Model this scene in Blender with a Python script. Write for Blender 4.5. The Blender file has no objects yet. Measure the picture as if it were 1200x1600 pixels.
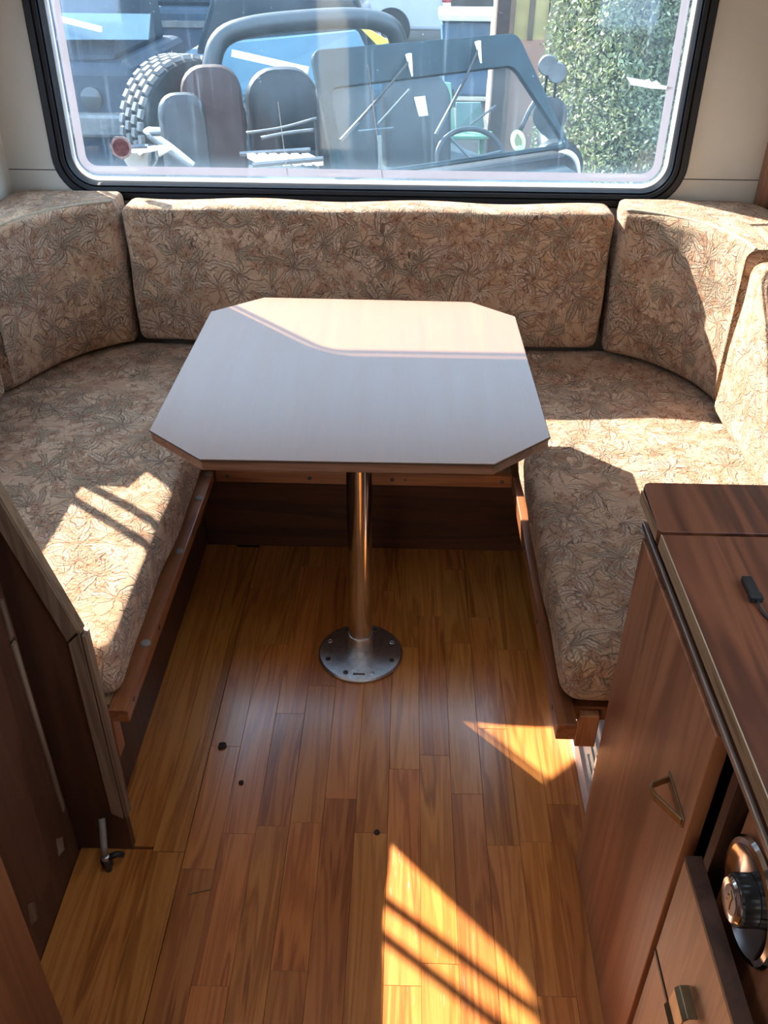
import bpy, bmesh, math, random
from mathutils import Vector, Matrix
import numpy as np

# ------------------------------------------------------------------ camera, world, sun, exposure
scene = bpy.context.scene
COL = scene.collection
EYE = Vector((0.0, 0.0, 1.5))
F_PX, PITCH, YAW, ROLL = 1388.0, 0.58882, -0.0210, 0.00971
_cp, _sp = math.cos(PITCH), math.sin(PITCH)
_fwd = Vector((math.sin(YAW) * _cp, math.cos(YAW) * _cp, -_sp))
_right0 = Vector((math.cos(YAW), -math.sin(YAW), 0))
_down0 = _fwd.cross(_right0)
_c, _s = math.cos(ROLL), math.sin(ROLL)
_right = _right0 * _c - _down0 * _s
_down = _right0 * _s + _down0 * _c
cam_data = bpy.data.cameras.new('camera')
cam = bpy.data.objects.new('camera', cam_data)
COL.objects.link(cam)
_m = Matrix((_right, -_down, -_fwd)).transposed().to_4x4()
_m.translation = EYE
cam.matrix_world = _m
cam_data.sensor_fit = 'VERTICAL'
cam_data.sensor_height = 24.0
cam_data.lens = F_PX / 1600.0 * 24.0
cam_data.clip_start = 0.02
scene.camera = cam

scene.view_settings.view_transform = 'Standard'
scene.view_settings.look = 'None'
scene.view_settings.gamma = 1.0
scene.view_settings.use_curve_mapping = False
scene.view_settings.exposure = 0.68

world = bpy.data.worlds.new('sky')
scene.world = world
world.use_nodes = True
_bg = world.node_tree.nodes['Background']
_bg.inputs['Color'].default_value = (0.56, 0.77, 1.0, 1)
_bg.inputs['Strength'].default_value = 4.4

SUN_AZ, SUN_EL = math.radians(43.5), math.radians(34.2)
sun_data = bpy.data.lights.new('sun', 'SUN')
sun_data.energy = 20.0
sun_data.color = (1.0, 0.90, 0.74)
sun_data.angle = math.radians(0.6)
sun = bpy.data.objects.new('sun', sun_data)
COL.objects.link(sun)
_travel = Vector((math.sin(SUN_AZ) * math.cos(SUN_EL), -math.cos(SUN_AZ) * math.cos(SUN_EL), -math.sin(SUN_EL)))
sun.rotation_euler = _travel.to_track_quat('-Z', 'Y').to_euler()
sun.location = (-4, 5, 6)

rnd = random.Random(7)


def at(px, py, Y):
    """a point of the place at distance Y down the van, on the line of sight of a photo pixel"""
    d = _right * ((px - 600) / F_PX) + _down * ((py - 800) / F_PX) + _fwd
    return EYE + d * (Y / d.y)


# ------------------------------------------------------------------ node helpers
class NT:
    def __init__(self, name):
        self.m = bpy.data.materials.new(name)
        self.m.use_nodes = True
        self.t = self.m.node_tree
        self.n = self.t.nodes
        for x in list(self.n):
            self.n.remove(x)
        self.out = self.n.new('ShaderNodeOutputMaterial')

    def lk(self, a, b):
        if isinstance(a, bpy.types.NodeSocket):
            self.t.links.new(a, b)
        elif a is not None:
            if isinstance(a, (tuple, list)) and len(a) == 3 and b.type == 'RGBA':
                a = (*a, 1)
            b.default_value = a

    def math(self, op, a, b=None, c=None, clamp=False):
        x = self.n.new('ShaderNodeMath'); x.operation = op; x.use_clamp = clamp
        self.lk(a, x.inputs[0])
        if b is not None: self.lk(b, x.inputs[1])
        if c is not None: self.lk(c, x.inputs[2])
        return x.outputs[0]

    def vmath(self, op, a, b=None, scale=None):
        x = self.n.new('ShaderNodeVectorMath'); x.operation = op
        self.lk(a, x.inputs[0])
        if b is not None: self.lk(b, x.inputs[1])
        if scale is not None: self.lk(scale, x.inputs['Scale'])
        return x.outputs['Value'] if op in ('LENGTH', 'DOT_PRODUCT', 'DISTANCE') else x.outputs[0]

    def mix(self, f, a, b):
        x = self.n.new('ShaderNodeMix'); x.data_type = 'RGBA'
        self.lk(f, x.inputs[0]); self.lk(a, x.inputs[6]); self.lk(b, x.inputs[7])
        return x.outputs[2]

    def ramp(self, f, stops, interp='LINEAR'):
        x = self.n.new('ShaderNodeValToRGB'); x.color_ramp.interpolation = interp
        cr = x.color_ramp
        while len(cr.elements) < len(stops): cr.elements.new(0.5)
        for e, (p, c) in zip(cr.elements, stops):
            e.position = p; e.color = (*c, 1) if len(c) == 3 else c
        self.lk(f, x.inputs[0])
        return x.outputs[0]

    def step(self, f, lo, hi):
        x = self.n.new('ShaderNodeMapRange'); x.interpolation_type = 'SMOOTHSTEP'
        self.lk(f, x.inputs[0]); x.inputs[1].default_value = lo; x.inputs[2].default_value = hi
        return x.outputs[0]

    def noise(self, v, scale, detail=2, rough=0.5, dist=0, dim='3D'):
        x = self.n.new('ShaderNodeTexNoise'); x.noise_dimensions = dim
        if v is not None: self.lk(v, x.inputs['Vector'])
        x.inputs['Scale'].default_value = scale; x.inputs['Detail'].default_value = detail
        x.inputs['Roughness'].default_value = rough; x.inputs['Distortion'].default_value = dist
        return x

    def coord(self, which='Object'):
        return self.n.new('ShaderNodeTexCoord').outputs[which]

    def mapping(self, v, loc=(0, 0, 0), rot=(0, 0, 0), scale=(1, 1, 1)):
        x = self.n.new('ShaderNodeMapping')
        self.lk(v, x.inputs[0]); self.lk(loc, x.inputs[1]); self.lk(rot, x.inputs[2]); self.lk(scale, x.inputs[3])
        return x.outputs[0]

    def sep(self, v):
        x = self.n.new('ShaderNodeSeparateXYZ'); self.lk(v, x.inputs[0]); return x.outputs

    def comb(self, a, b, c=0.0):
        x = self.n.new('ShaderNodeCombineXYZ')
        self.lk(a, x.inputs[0]); self.lk(b, x.inputs[1]); self.lk(c, x.inputs[2]); return x.outputs[0]

    def bump(self, h, strength=0.3, dist=0.002):
        x = self.n.new('ShaderNodeBump'); self.lk(h, x.inputs['Height'])
        x.inputs['Strength'].default_value = strength; x.inputs['Distance'].default_value = dist
        return x.outputs[0]

    def bsdf(self, color, rough=0.5, metal=0.0, normal=None, spec=0.5, coat=0.0, coat_rough=0.1, sheen=0.0, emit=None, estr=0):
        x = self.n.new('ShaderNodeBsdfPrincipled')
        self.lk(color, x.inputs['Base Color']); self.lk(rough, x.inputs['Roughness']); self.lk(metal, x.inputs['Metallic'])
        x.inputs['Specular IOR Level'].default_value = spec
        x.inputs['Coat Weight'].default_value = coat; x.inputs['Coat Roughness'].default_value = coat_rough
        x.inputs['Sheen Weight'].default_value = sheen
        if normal is not None: self.lk(normal, x.inputs['Normal'])
        self.t.links.new(x.outputs[0], self.out.inputs[0])
        return x

    def done(self):
        return self.m


MATS = {}


def plain(name, color, rough=0.5, metal=0.0, var=0.12, scale=14.0, spec=0.5, coat=0.0, bump=0.0):
    """solid material with a little procedural mottling"""
    if name in MATS: return MATS[name]
    t = NT(name)
    nz = t.noise(t.coord(), scale, 4, 0.6).outputs[0]
    lo = tuple(c * (1 - var) for c in color); hi = tuple(min(1, c * (1 + var)) for c in color)
    col = t.ramp(nz, [(0.3, lo), (0.7, hi)])
    nrm = t.bump(nz, bump, 0.003) if bump else None
    t.bsdf(col, rough, metal, nrm, spec, coat)
    MATS[name] = t.done()
    return MATS[name]


def wood(name, dark, mid, light, axis='Y', grain=1.0, rough=0.4, coat=0.2, coat_rough=0.2, contrast=1.0, per_object=0.0, bump=0.15):
    t = NT(name)
    v = t.coord()
    inf = t.n.new('ShaderNodeObjectInfo')
    off = t.math('MULTIPLY', inf.outputs['Random'], 37.0)
    v = t.vmath('ADD', v, t.comb(off, t.math('MULTIPLY', off, 1.7), t.math('MULTIPLY', off, 0.6)))
    sc = {'X': (0.06, 1, 1), 'Y': (1, 0.06, 1), 'Z': (1, 1, 0.06)}[axis]
    sv = t.mapping(v, scale=sc)
    warp = t.noise(sv, 5 * grain, 2, 0.5).outputs[0]
    big = t.noise(sv, 16 * grain, 3, 0.55, 0.6).outputs[0]
    fine = t.noise(t.mapping(v, scale=tuple(s * (0.5 if s < 1 else 1) for s in sc)), 210 * grain, 3, 0.7).outputs[0]
    rings = t.math('SINE', t.math('MULTIPLY', t.math('ADD', big, t.math('MULTIPLY', warp, 0.6)), 38.0))
    rings = t.math('MULTIPLY_ADD', rings, 0.5, 0.5)
    f = t.math('ADD', t.math('MULTIPLY', big, 0.62), t.math('MULTIPLY', rings, 0.20 * contrast))
    f = t.math('ADD', f, t.math('MULTIPLY', fine, 0.18))
    col = t.ramp(f, [(0.28, dark), (0.5, mid), (0.72, light)])
    pores = t.step(fine, 0.36, 0.24)
    col = t.mix(t.math('MULTIPLY', pores, 0.6 * contrast), col, dark)
    if per_object:
        hs = t.n.new('ShaderNodeHueSaturation')
        r2 = t.math('FRACT', t.math('MULTIPLY', inf.outputs['Random'], 7.31))
        t.lk(t.math('MULTIPLY_ADD', r2, per_object * 0.035, 0.5 - per_object * 0.024), hs.inputs['Hue'])
        t.lk(t.math('MULTIPLY_ADD', inf.outputs['Random'], per_object, 1 - per_object * 0.52), hs.inputs['Value'])
        t.lk(col, hs.inputs['Color']); col = hs.outputs[0]
    nrm = t.bump(t.math('SUBTRACT', f, t.math('MULTIPLY', pores, 0.4)), bump, 0.0015)
    rr = t.math('MULTIPLY_ADD', big, 0.14, rough - 0.05)
    t.bsdf(col, rr, 0, nrm, 0.5, coat, coat_rough)
    return t.done()


def fabric(name='floral tapestry'):
    t = NT(name)
    uv = t.coord('UV')
    w = t.noise(uv, 9, 2, 0.5, dim='2D').outputs['Color']
    w = t.vmath('SUBTRACT', w, (0.5, 0.5, 0.5))
    w2_ = t.vmath('SUBTRACT', t.noise(uv, 34, 2, 0.5, dim='2D').outputs['Color'], (0.5, 0.5, 0.5))
    uvw = t.vmath('ADD', t.vmath('ADD', uv, t.vmath('SCALE', w, scale=0.060)), t.vmath('SCALE', w2_, scale=0.012))
    fine = t.noise(uv, 900, 2, 0.6, dim='2D').outputs[0]
    mott = t.noise(uv, 7, 3, 0.55, dim='2D').outputs[0]

    def rosette(offset, scale, n, rmax, width, curl, spread=1.0):
        p = t.vmath('ADD', uvw, (*offset, 0))
        vo = t.n.new('ShaderNodeTexVoronoi'); vo.voronoi_dimensions = '2D'; vo.feature = 'F1'
        t.lk(p, vo.inputs['Vector']); vo.inputs['Scale'].default_value = scale; vo.inputs['Randomness'].default_value = 0.95
        loc = t.vmath('SCALE', t.vmath('SUBTRACT', p, vo.outputs['Position']), scale=scale)
        s = t.sep(loc)
        r = t.vmath('LENGTH', t.comb(s[0], s[1], 0.0))
        cs = t.sep(vo.outputs['Color'])
        th = t.math('ADD', t.math('ARCTAN2', s[1], s[0]), t.math('MULTIPLY', cs[0], 6.283))
        th = t.math('ADD', th, t.math('MULTIPLY', r, t.math('MULTIPLY_ADD', cs[1], 2 * curl, -curl)))
        fr = t.math('FRACT', t.math('MULTIPLY', th, n / 6.28318))
        a = t.math('MULTIPLY', t.math('ABSOLUTE', t.math('SUBTRACT', fr, 0.5)), t.math('MULTIPLY', r, 6.283 / n))
        prof = t.math('SINE', t.math('MULTIPLY', t.math('MINIMUM', t.math('DIVIDE', r, rmax), 1.0), 3.1416))
        d = t.math('SUBTRACT', t.math('MULTIPLY', prof, width), a)       # >0 inside a leaf
        if spread < 1:                                            # a spray, not a full star
            d = t.math('SUBTRACT', d, t.math('MULTIPLY', t.step(t.math('COSINE', th), -0.25, -0.45), 0.5))
        inside = t.step(d, 0.0, 0.02)
        line = t.math('MULTIPLY', t.step(d, -0.035, -0.005), t.math('SUBTRACT', 1.0, inside))
        barb = t.math('SINE', t.math('MULTIPLY', t.math('SUBTRACT', r, t.math('MULTIPLY', a, 1.4)), 62.0))
        barb = t.math('MULTIPLY', t.step(barb, 0.1, 0.75), inside)
        rib = t.math('MULTIPLY', t.step(a, 0.028, 0.012), t.step(r, rmax * 1.0, rmax * 0.8))
        heart = t.step(r, 0.10, 0.07)
        return inside, line, barb, rib, heart, cs[2]

    ground = t.ramp(mott, [(0.32, (0.496, 0.291, 0.174)), (0.5, (0.593, 0.369, 0.229)), (0.68, (0.689, 0.449, 0.296))])
    dark = (0.115, 0.050, 0.026)
    col = ground
    # scribbled stems and curls: contour lines of a warped noise
    sn = t.noise(uvw, 36, 2, 0.5, 1.2, dim='2D').outputs[0]
    sfr = t.math('ABSOLUTE', t.math('SUBTRACT', t.math('FRACT', t.math('MULTIPLY', sn, 7.0)), 0.5))
    scr = t.math('MULTIPLY', t.step(sfr, 0.10, 0.045), t.step(mott, 0.40, 0.58))
    hgt = fine
    for off, sc, n, rm, wd, curl, tone in (((0.3, 0.7), 25.0, 6, 0.55, 0.24, 0.3, 'flower'),
                                           ((5.1, 2.2), 15.5, 9, 0.82, 0.115, 0.9, 'fern'),
                                           ((9.7, 4.4), 11.5, 7, 0.88, 0.105, 1.3, 'palm'),
                                           ((2.9, 8.1), 32.0, 5, 0.45, 0.20, 0.2, 'small')):
        ins, line, barb, rib, heart, q = rosette(off, sc, n, rm, wd, curl, 0.6 if tone in ('fern', 'palm') else 1.0)
        gate = t.step(q, 0.28, 0.32) if tone != 'small' else t.step(q, 0.52, 0.56)
        if tone == 'flower':
            body = t.ramp(q, [(0.3, (0.620, 0.373, 0.212)), (0.6, (0.689, 0.468, 0.302)), (0.9, (0.509, 0.275, 0.157))])
        elif tone == 'fern':
            body = t.ramp(q, [(0.3, (0.730, 0.508, 0.352)), (0.6, (0.496, 0.358, 0.229)), (0.95, (0.649, 0.420, 0.263))], 'CONSTANT')
        elif tone == 'palm':
            body = t.ramp(q, [(0.3, (0.496, 0.358, 0.235)), (0.6, (0.730, 0.503, 0.346)), (0.95, (0.580, 0.373, 0.224))], 'CONSTANT')
        else:
            body = t.ramp(q, [(0.5, (0.370, 0.175, 0.096)), (0.8, (0.509, 0.268, 0.151))])
        col = t.mix(t.math('MULTIPLY', t.math('MULTIPLY', ins, gate), 0.85), col, body)
        edge = t.math('MAXIMUM', line, t.math('MULTIPLY', rib, 0.8))
        if tone in ('fern', 'palm'):
            edge = t.math('MAXIMUM', edge, t.math('MULTIPLY', barb, 0.55))
        if tone in ('flower', 'small'):
            edge = t.math('MAXIMUM', edge, heart)
        col = t.mix(t.math('MULTIPLY', t.math('MULTIPLY', edge, gate), 0.70), col, dark)
        hgt = t.math('ADD', hgt, t.math('MULTIPLY', t.math('MULTIPLY', ins, gate), 0.9))
        hgt = t.math('SUBTRACT', hgt, t.math('MULTIPLY', t.math('MULTIPLY', edge, gate), 1.2))
    col = t.mix(t.math('MULTIPLY', scr, 0.75), col, dark)
    hgt = t.math('SUBTRACT', hgt, scr)
    col = t.mix(t.math('MULTIPLY', t.step(fine, 0.42, 0.30), 0.25), col, (0.275, 0.152, 0.091))
    t.bsdf(col, 0.95, 0, t.bump(hgt, 0.8, 0.0026), 0.12, 0, 0.1, 0.18)
    return t.done()


FABRIC = fabric()
OAK = wood('oak parquet laminate', (0.25, 0.072, 0.013), (0.47, 0.160, 0.031), (0.57, 0.222, 0.050), 'Y', 1.5, 0.34, 0.55, 0.20, 1.15, 0.30, 0.35)
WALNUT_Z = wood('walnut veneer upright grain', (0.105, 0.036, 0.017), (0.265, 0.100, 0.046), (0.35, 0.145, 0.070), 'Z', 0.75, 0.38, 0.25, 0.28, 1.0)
WALNUT_Y = wood('walnut laminate worktop', (0.038, 0.010, 0.006), (0.125, 0.034, 0.015), (0.185, 0.058, 0.025), 'Y', 0.7, 0.34, 0.3, 0.25, 1.3)
WALNUT_X = wood('walnut veneer cross grain', (0.035, 0.012, 0.007), (0.080, 0.028, 0.014), (0.115, 0.042, 0.02), 'X', 0.7, 0.45, 0.15, 0.3, 0.9)
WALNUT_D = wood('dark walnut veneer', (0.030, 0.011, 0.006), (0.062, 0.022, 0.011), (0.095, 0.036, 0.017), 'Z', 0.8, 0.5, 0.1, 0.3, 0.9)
DRAWERWOOD = wood('drawer front veneer', (0.16, 0.065, 0.028), (0.33, 0.145, 0.065), (0.41, 0.195, 0.09), 'Z', 1.4, 0.42, 0.2, 0.3, 0.6)
RAILWOOD = wood('red pine rail', (0.15, 0.045, 0.016), (0.27, 0.092, 0.034), (0.36, 0.14, 0.055), 'Y', 1.3, 0.35, 0.3, 0.2, 0.7)
RAILWOOD_X = wood('red pine batten', (0.15, 0.045, 0.016), (0.26, 0.09, 0.034), (0.34, 0.13, 0.05), 'X', 1.3, 0.4, 0.2, 0.25, 0.7)
RAILWOOD_Z = wood('red pine block', (0.16, 0.05, 0.018), (0.28, 0.10, 0.036), (0.38, 0.15, 0.06), 'Z', 2.0, 0.45, 0.1, 0.25, 1.0)
PLY = wood('plywood edge', (0.14, 0.07, 0.03), (0.27, 0.155, 0.075), (0.36, 0.22, 0.12), 'Y', 2.0, 0.6, 0.0, 0.3, 0.8)
LIPPING = wood('worn edge lipping', (0.09, 0.05, 0.028), (0.20, 0.125, 0.075), (0.28, 0.19, 0.12), 'Z', 1.5, 0.55, 0.05, 0.3, 0.8)
TABLETOP = wood('pale ash table laminate', (0.235, 0.098, 0.034), (0.265, 0.114, 0.042), (0.285, 0.128, 0.05), 'Y', 2.2, 0.36, 0.45, 0.27, 0.35, 0, 0.06)
TABLE_EDGE = wood('table edge band', (0.09, 0.035, 0.018), (0.17, 0.075, 0.040), (0.24, 0.115, 0.065), 'X', 1.5, 0.4, 0.2, 0.25, 0.8)
RUBBER = plain('black window rubber', (0.009, 0.009, 0.012), 0.5, 0, 0.3, 40, 0.35)
BLACK = plain('black plastic', (0.014, 0.014, 0.016), 0.4)
CREAM = plain('cream wall board', (0.60, 0.55, 0.475), 0.55, 0, 0.05, 5)
CEILCREAM = plain('white ceiling board', (0.78, 0.75, 0.69), 0.6, 0, 0.04, 5)
SEAM = plain('dark joint', (0.05, 0.045, 0.04), 0.8)
WHITEPL = plain('white plastic', (0.70, 0.66, 0.64), 0.45, 0, 0.06, 20)
FELT = plain('grey felt pad', (0.24, 0.21, 0.19), 0.9)
STEEL = plain('brushed steel', (0.62, 0.62, 0.64), 0.38, 1.0, 0.2, 60)
CHROME = plain('chrome', (0.62, 0.62, 0.63), 0.12, 1.0, 0.05, 30)
ALU = plain('aluminium strip', (0.50, 0.50, 0.52), 0.3, 1.0, 0.1, 30)
BRASS = plain('aged brass', (0.27, 0.20, 0.115), 0.34, 0.9, 0.25, 40)
SCREW = plain('dull screw', (0.10, 0.085, 0.075), 0.45, 0.8)
UNDERLAY = plain('dark underlay', (0.03, 0.018, 0.01), 0.8)
PIPING = plain('beige piping', (0.34, 0.27, 0.19), 0.9, 0, 0.2, 60)


def glass_mat(name, dust_lo, dust_hi, dust_col, tint=(0.93, 0.97, 1.0), streak=True, gloss=0.035):
    t = NT(name)
    v = t.coord()
    film = t.noise(v, 2.2, 5, 0.62, 0.4).outputs[0]
    specks = t.noise(v, 170, 2, 0.6).outputs[0]
    runs = t.noise(t.mapping(v, scale=(60, 60, 3)), 1.0, 3, 0.6).outputs[0]
    d = t.math('MULTIPLY_ADD', t.step(film, 0.3, 0.75), dust_hi - dust_lo, dust_lo)
    d = t.math('ADD', d, t.math('MULTIPLY', t.step(specks, 0.70, 0.78), 0.25))
    if streak:
        d = t.math('ADD', d, t.math('MULTIPLY', t.step(runs, 0.58, 0.78), 0.035))
        z = t.sep(v)[2]
        d = t.math('ADD', d, t.math('MULTIPLY', t.step(z, 0.12, 0.03), 0.08))
    tr = t.n.new('ShaderNodeBsdfTransparent'); tr.inputs[0].default_value = (*tint, 1)
    tl = t.n.new('ShaderNodeBsdfTranslucent'); tl.inputs[0].default_value = (*dust_col, 1)
    df = t.n.new('ShaderNodeBsdfDiffuse'); df.inputs[0].default_value = (*dust_col, 1)
    mx = t.n.new('ShaderNodeMixShader'); mx.inputs[0].default_value = 0.3
    t.lk(tl.outputs[0], mx.inputs[1]); t.lk(df.outputs[0], mx.inputs[2])
    m2 = t.n.new('ShaderNodeMixShader'); t.lk(d, m2.inputs[0])
    t.lk(tr.outputs[0], m2.inputs[1]); t.lk(mx.outputs[0], m2.inputs[2])
    gl = t.n.new('ShaderNodeBsdfGlossy'); gl.inputs['Roughness'].default_value = 0.04
    m3 = t.n.new('ShaderNodeMixShader'); m3.inputs[0].default_value = gloss
    t.lk(m2.outputs[0], m3.inputs[1]); t.lk(gl.outputs[0], m3.inputs[2])
    t.lk(m3.outputs[0], t.out.inputs[0])
    return t.done()


DUSTY = glass_mat('dusty acrylic pane', 0.005, 0.020, (0.52, 0.74, 0.97))
SIDEGLASS = glass_mat('side window acrylic', 0.01, 0.03, (0.8, 0.85, 0.9), (0.98, 0.99, 1.0), False)
CARGLASS = glass_mat('old car windscreen', 0.008, 0.02, (0.6, 0.7, 0.8), (0.86, 0.93, 0.96), False, 0.008)
TAPE = glass_mat('backlit white sealing tape', 0.55, 0.8, (0.62, 0.62, 0.63), (0.9, 0.9, 0.9), False)
RIM = glass_mat('hazy rim of the pane', 0.45, 0.62, (0.45, 0.42, 0.46), (0.6, 0.6, 0.62), False)
OPAL = glass_mat('opal dome of added hatch', 0.25, 0.35, (0.95, 0.95, 0.95), (0.9, 0.9, 0.9), False)


# ------------------------------------------------------------------ geometry helpers
class G:
    def __init__(self):
        self.v = []; self.f = []; self.uv = None

    def add(self, vs, fs):
        o = len(self.v)
        self.v += [tuple(p) for p in vs]
        self.f += [tuple(i + o for i in q) for q in fs]
        return self

    def box(self, x0, x1, y0, y1, z0, z1):
        return self.add([(x0, y0, z0), (x1, y0, z0), (x1, y1, z0), (x0, y1, z0), (x0, y0, z1), (x1, y0, z1), (x1, y1, z1), (x0, y1, z1)],
                        [(3, 2, 1, 0), (4, 5, 6, 7), (0, 1, 5, 4), (1, 2, 6, 5), (2, 3, 7, 6), (3, 0, 4, 7)])

    def prism(self, poly, axis, a, b):
        """poly: 2-D points; axis is the extrusion direction"""
        def P(p, h):
            return {'Z': (p[0], p[1], h), 'Y': (p[0], h, p[1]), 'X': (h, p[0], p[1])}[axis]
        n = len(poly)
        vs = [P(p, a) for p in poly] + [P(p, b) for p in poly]
        fs = [tuple(range(n))[::-1], tuple(range(n, 2 * n))] + [(i, (i + 1) % n, n + (i + 1) % n, n + i) for i in range(n)]
        return self.add(vs, fs)

    def beam(self, p, q, w, h, up=(0, 0, 1)):
        p, q = Vector(p), Vector(q); d = (q - p).normalized(); u = Vector(up)
        s = d.cross(u).normalized(); u = s.cross(d).normalized()
        vs = []
        for c in (p, q):
            for a, b in ((-1, -1), (1, -1), (1, 1), (-1, 1)):
                vs.append(c + s * a * w / 2 + u * b * h / 2)
        return self.add(vs, [(0, 1, 2, 3), (7, 6, 5, 4), (0, 4, 5, 1), (1, 5, 6, 2), (2, 6, 7, 3), (3, 7, 4, 0)])

    def tube(self, path, r, n=10, cap=True):
        path = [Vector(p) for p in path]
        rs = r if isinstance(r, (list, tuple)) else [r] * len(path)
        vs = []; fs = []
        ref = None
        for i, p in enumerate(path):
            a = path[max(0, i - 1)]; b = path[min(len(path) - 1, i + 1)]
            d = (b - a).normalized()
            if ref is None:
                ref = d.orthogonal().normalized()
            ref = (ref - d * ref.dot(d)).normalized()
            s = d.cross(ref)
            for k in range(n):
                an = 2 * math.pi * k / n
                vs.append(p + (ref * math.cos(an) + s * math.sin(an)) * rs[i])
        for i in range(len(path) - 1):
            for k in range(n):
                fs.append((i * n + k, i * n + (k + 1) % n, (i + 1) * n + (k + 1) % n, (i + 1) * n + k))
        if cap:
            fs.append(tuple(range(n))[::-1]); fs.append(tuple(range((len(path) - 1) * n, len(path) * n)))
        return self.add(vs, fs)

    def lathe(self, prof, center, axis='Z', n=32):
        """prof: (radius, height) list"""
        vs = []; fs = []
        for (r, h) in prof:
            for k in range(n):
                a = 2 * math.pi * k / n
                c, s = r * math.cos(a), r * math.sin(a)
                p = {'Z': (c, s, h), 'X': (h, c, s), 'Y': (s, h, c)}[axis]
                vs.append((p[0] + center[0], p[1] + center[1], p[2] + center[2]))
        for i in range(len(prof) - 1):
            for k in range(n):
                fs.append((i * n + k, i * n + (k + 1) % n, (i + 1) * n + (k + 1) % n, (i + 1) * n + k))
        fs.append(tuple(range(n))[::-1]); fs.append(tuple(range((len(prof) - 1) * n, len(prof) * n)))
        return self.add(vs, fs)

    def loops(self, loops, closed=True, cap0=False, cap1=False):
        n = len(loops[0]); vs = [p for L in loops for p in L]; fs = []
        for i in range(len(loops) - 1):
            for k in range(n if closed else n - 1):
                fs.append((i * n + k, i * n + (k + 1) % n, (i + 1) * n + (k + 1) % n, (i + 1) * n + k))
        if cap0: fs.append(tuple(range(n))[::-1])
        if cap1: fs.append(tuple(range((len(loops) - 1) * n, len(loops) * n)))
        return self.add(vs, fs)

    def build(self, name, mat, parent=None, bevel=0.0, seg=2, smooth=False, origin=None, uvbox=False, merge=False):
        bm = bmesh.new()
        o = Vector(origin) if origin is not None else None
        if o is None:
            if parent is not None:
                o = Vector((0, 0, 0))
            else:
                xs = np.array(self.v); o = Vector(((xs[:, 0].min() + xs[:, 0].max()) / 2, (xs[:, 1].min() + xs[:, 1].max()) / 2, xs[:, 2].min()))
        base = PIVOT.get(parent.name, Vector((0, 0, 0))) if parent is not None else Vector((0, 0, 0))
        vs = [bm.verts.new(Vector(p) - o - base if parent is not None else Vector(p) - o) for p in self.v]
        for q in self.f:
            try:
                bm.faces.new([vs[i] for i in q])
            except ValueError:
                pass
        if merge:
            bmesh.ops.remove_doubles(bm, verts=bm.verts[:], dist=1e-5)
        bmesh.ops.recalc_face_normals(bm, faces=bm.faces[:])
        if bevel:
            es = [e for e in bm.edges if len(e.link_faces) == 2 and e.calc_face_angle(0) > 0.5]
            bmesh.ops.bevel(bm, geom=es, offset=bevel, segments=seg, affect='EDGES', profile=0.5, clamp_overlap=True)
        me = bpy.data.meshes.new(name)
        if uvbox:
            bm.normal_update()
            lay = bm.loops.layers.uv.new('UVMap')
            for fc in bm.faces:
                n = fc.normal; ax = max(range(3), key=lambda i: abs(n[i]))
                for lp in fc.loops:
                    c = lp.vert.co + (o if parent is None else base)
                    lp[lay].uv = (c[1] + .31, c[2]) if ax == 0 else ((c[0], c[2] + .57) if ax == 1 else (c[0], c[1]))
        bm.to_mesh(me); bm.free()
        if self.uv is not None and not uvbox:
            pass
        me.materials.append(mat)
        if smooth:
            for p in me.polygons: p.use_smooth = True
            if smooth == 'auto':
                me.set_sharp_from_angle(angle=math.radians(38))
        ob = bpy.data.objects.new(name, me)
        COL.objects.link(ob)
        if parent is not None:
            ob.parent = parent
        else:
            ob.location = o
            PIVOT[ob.name] = o.copy()
        if parent is not None:
            PIVOT[ob.name] = base.copy()
        return ob


PIVOT = {}


def thing(name, loc, label=None, cat=None, group=None, kind=None):
    o = bpy.data.objects.new(name, None)
    COL.objects.link(o); o.location = loc; o.empty_display_size = 0.05
    PIVOT[o.name] = Vector(loc)
    tag(o, label, cat, group, kind)
    return o


def tag(o, label=None, cat=None, group=None, kind=None):
    if label: o['label'] = label
    if cat: o['category'] = cat
    if group: o['group'] = group
    if kind: o['kind'] = kind
    return o


def struct(o, label=None):
    o['kind'] = 'structure'
    if label: o['label'] = label
    return o


def rr(cx, cz, hw, hh, r, n=10):
    pts = []
    for (sx, sz, a0) in ((1, 1, 0), (-1, 1, 90), (-1, -1, 180), (1, -1, 270)):
        for k in range(n + 1):
            a = math.radians(a0 + 90 * k / n)
            pts.append((cx + sx * (hw - r) + r * math.cos(a), cz + sz * (hh - r) + r * math.sin(a)))
    return pts


def plate_with_hole(g, rect, hole, axis, a, b):
    """solid plate from rect (u0,u1,v0,v1) with a rounded hole (loop of u,v), between a and b on axis"""
    u0, u1, v0, v1 = rect
    cu = sum(p[0] for p in hole) / len(hole); cv = sum(p[1] for p in hole) / len(hole)
    outer = []
    for (u, v) in hole:
        du, dv = u - cu, v - cv
        t = min(((u1 - cu) / du if du > 0 else (u0 - cu) / du) if abs(du) > 1e-9 else 1e9, ((v1 - cv) / dv if dv > 0 else (v0 - cv) / dv) if abs(dv) > 1e-9 else 1e9)
        outer.append((cu + du * t, cv + dv * t))
    for c in ((u0, v0), (u1, v0), (u1, v1), (u0, v1)):
        i = min(range(len(outer)), key=lambda k: (outer[k][0] - c[0]) ** 2 + (outer[k][1] - c[1]) ** 2)
        outer[i] = c

    def P(p, h):
        return {'Z': (p[0], p[1], h), 'Y': (p[0], h, p[1]), 'X': (h, p[0], p[1])}[axis]
    L = [[P(p, a) for p in hole], [P(p, a) for p in outer], [P(p, b) for p in outer], [P(p, b) for p in hole], [P(p, a) for p in hole]]
    return g.loops(L)


# ------------------------------------------------------------------ room shell
XL, XR, YF, YR, ZC = -1.08, 0.97, 2.49, -1.3, 1.95

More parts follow.
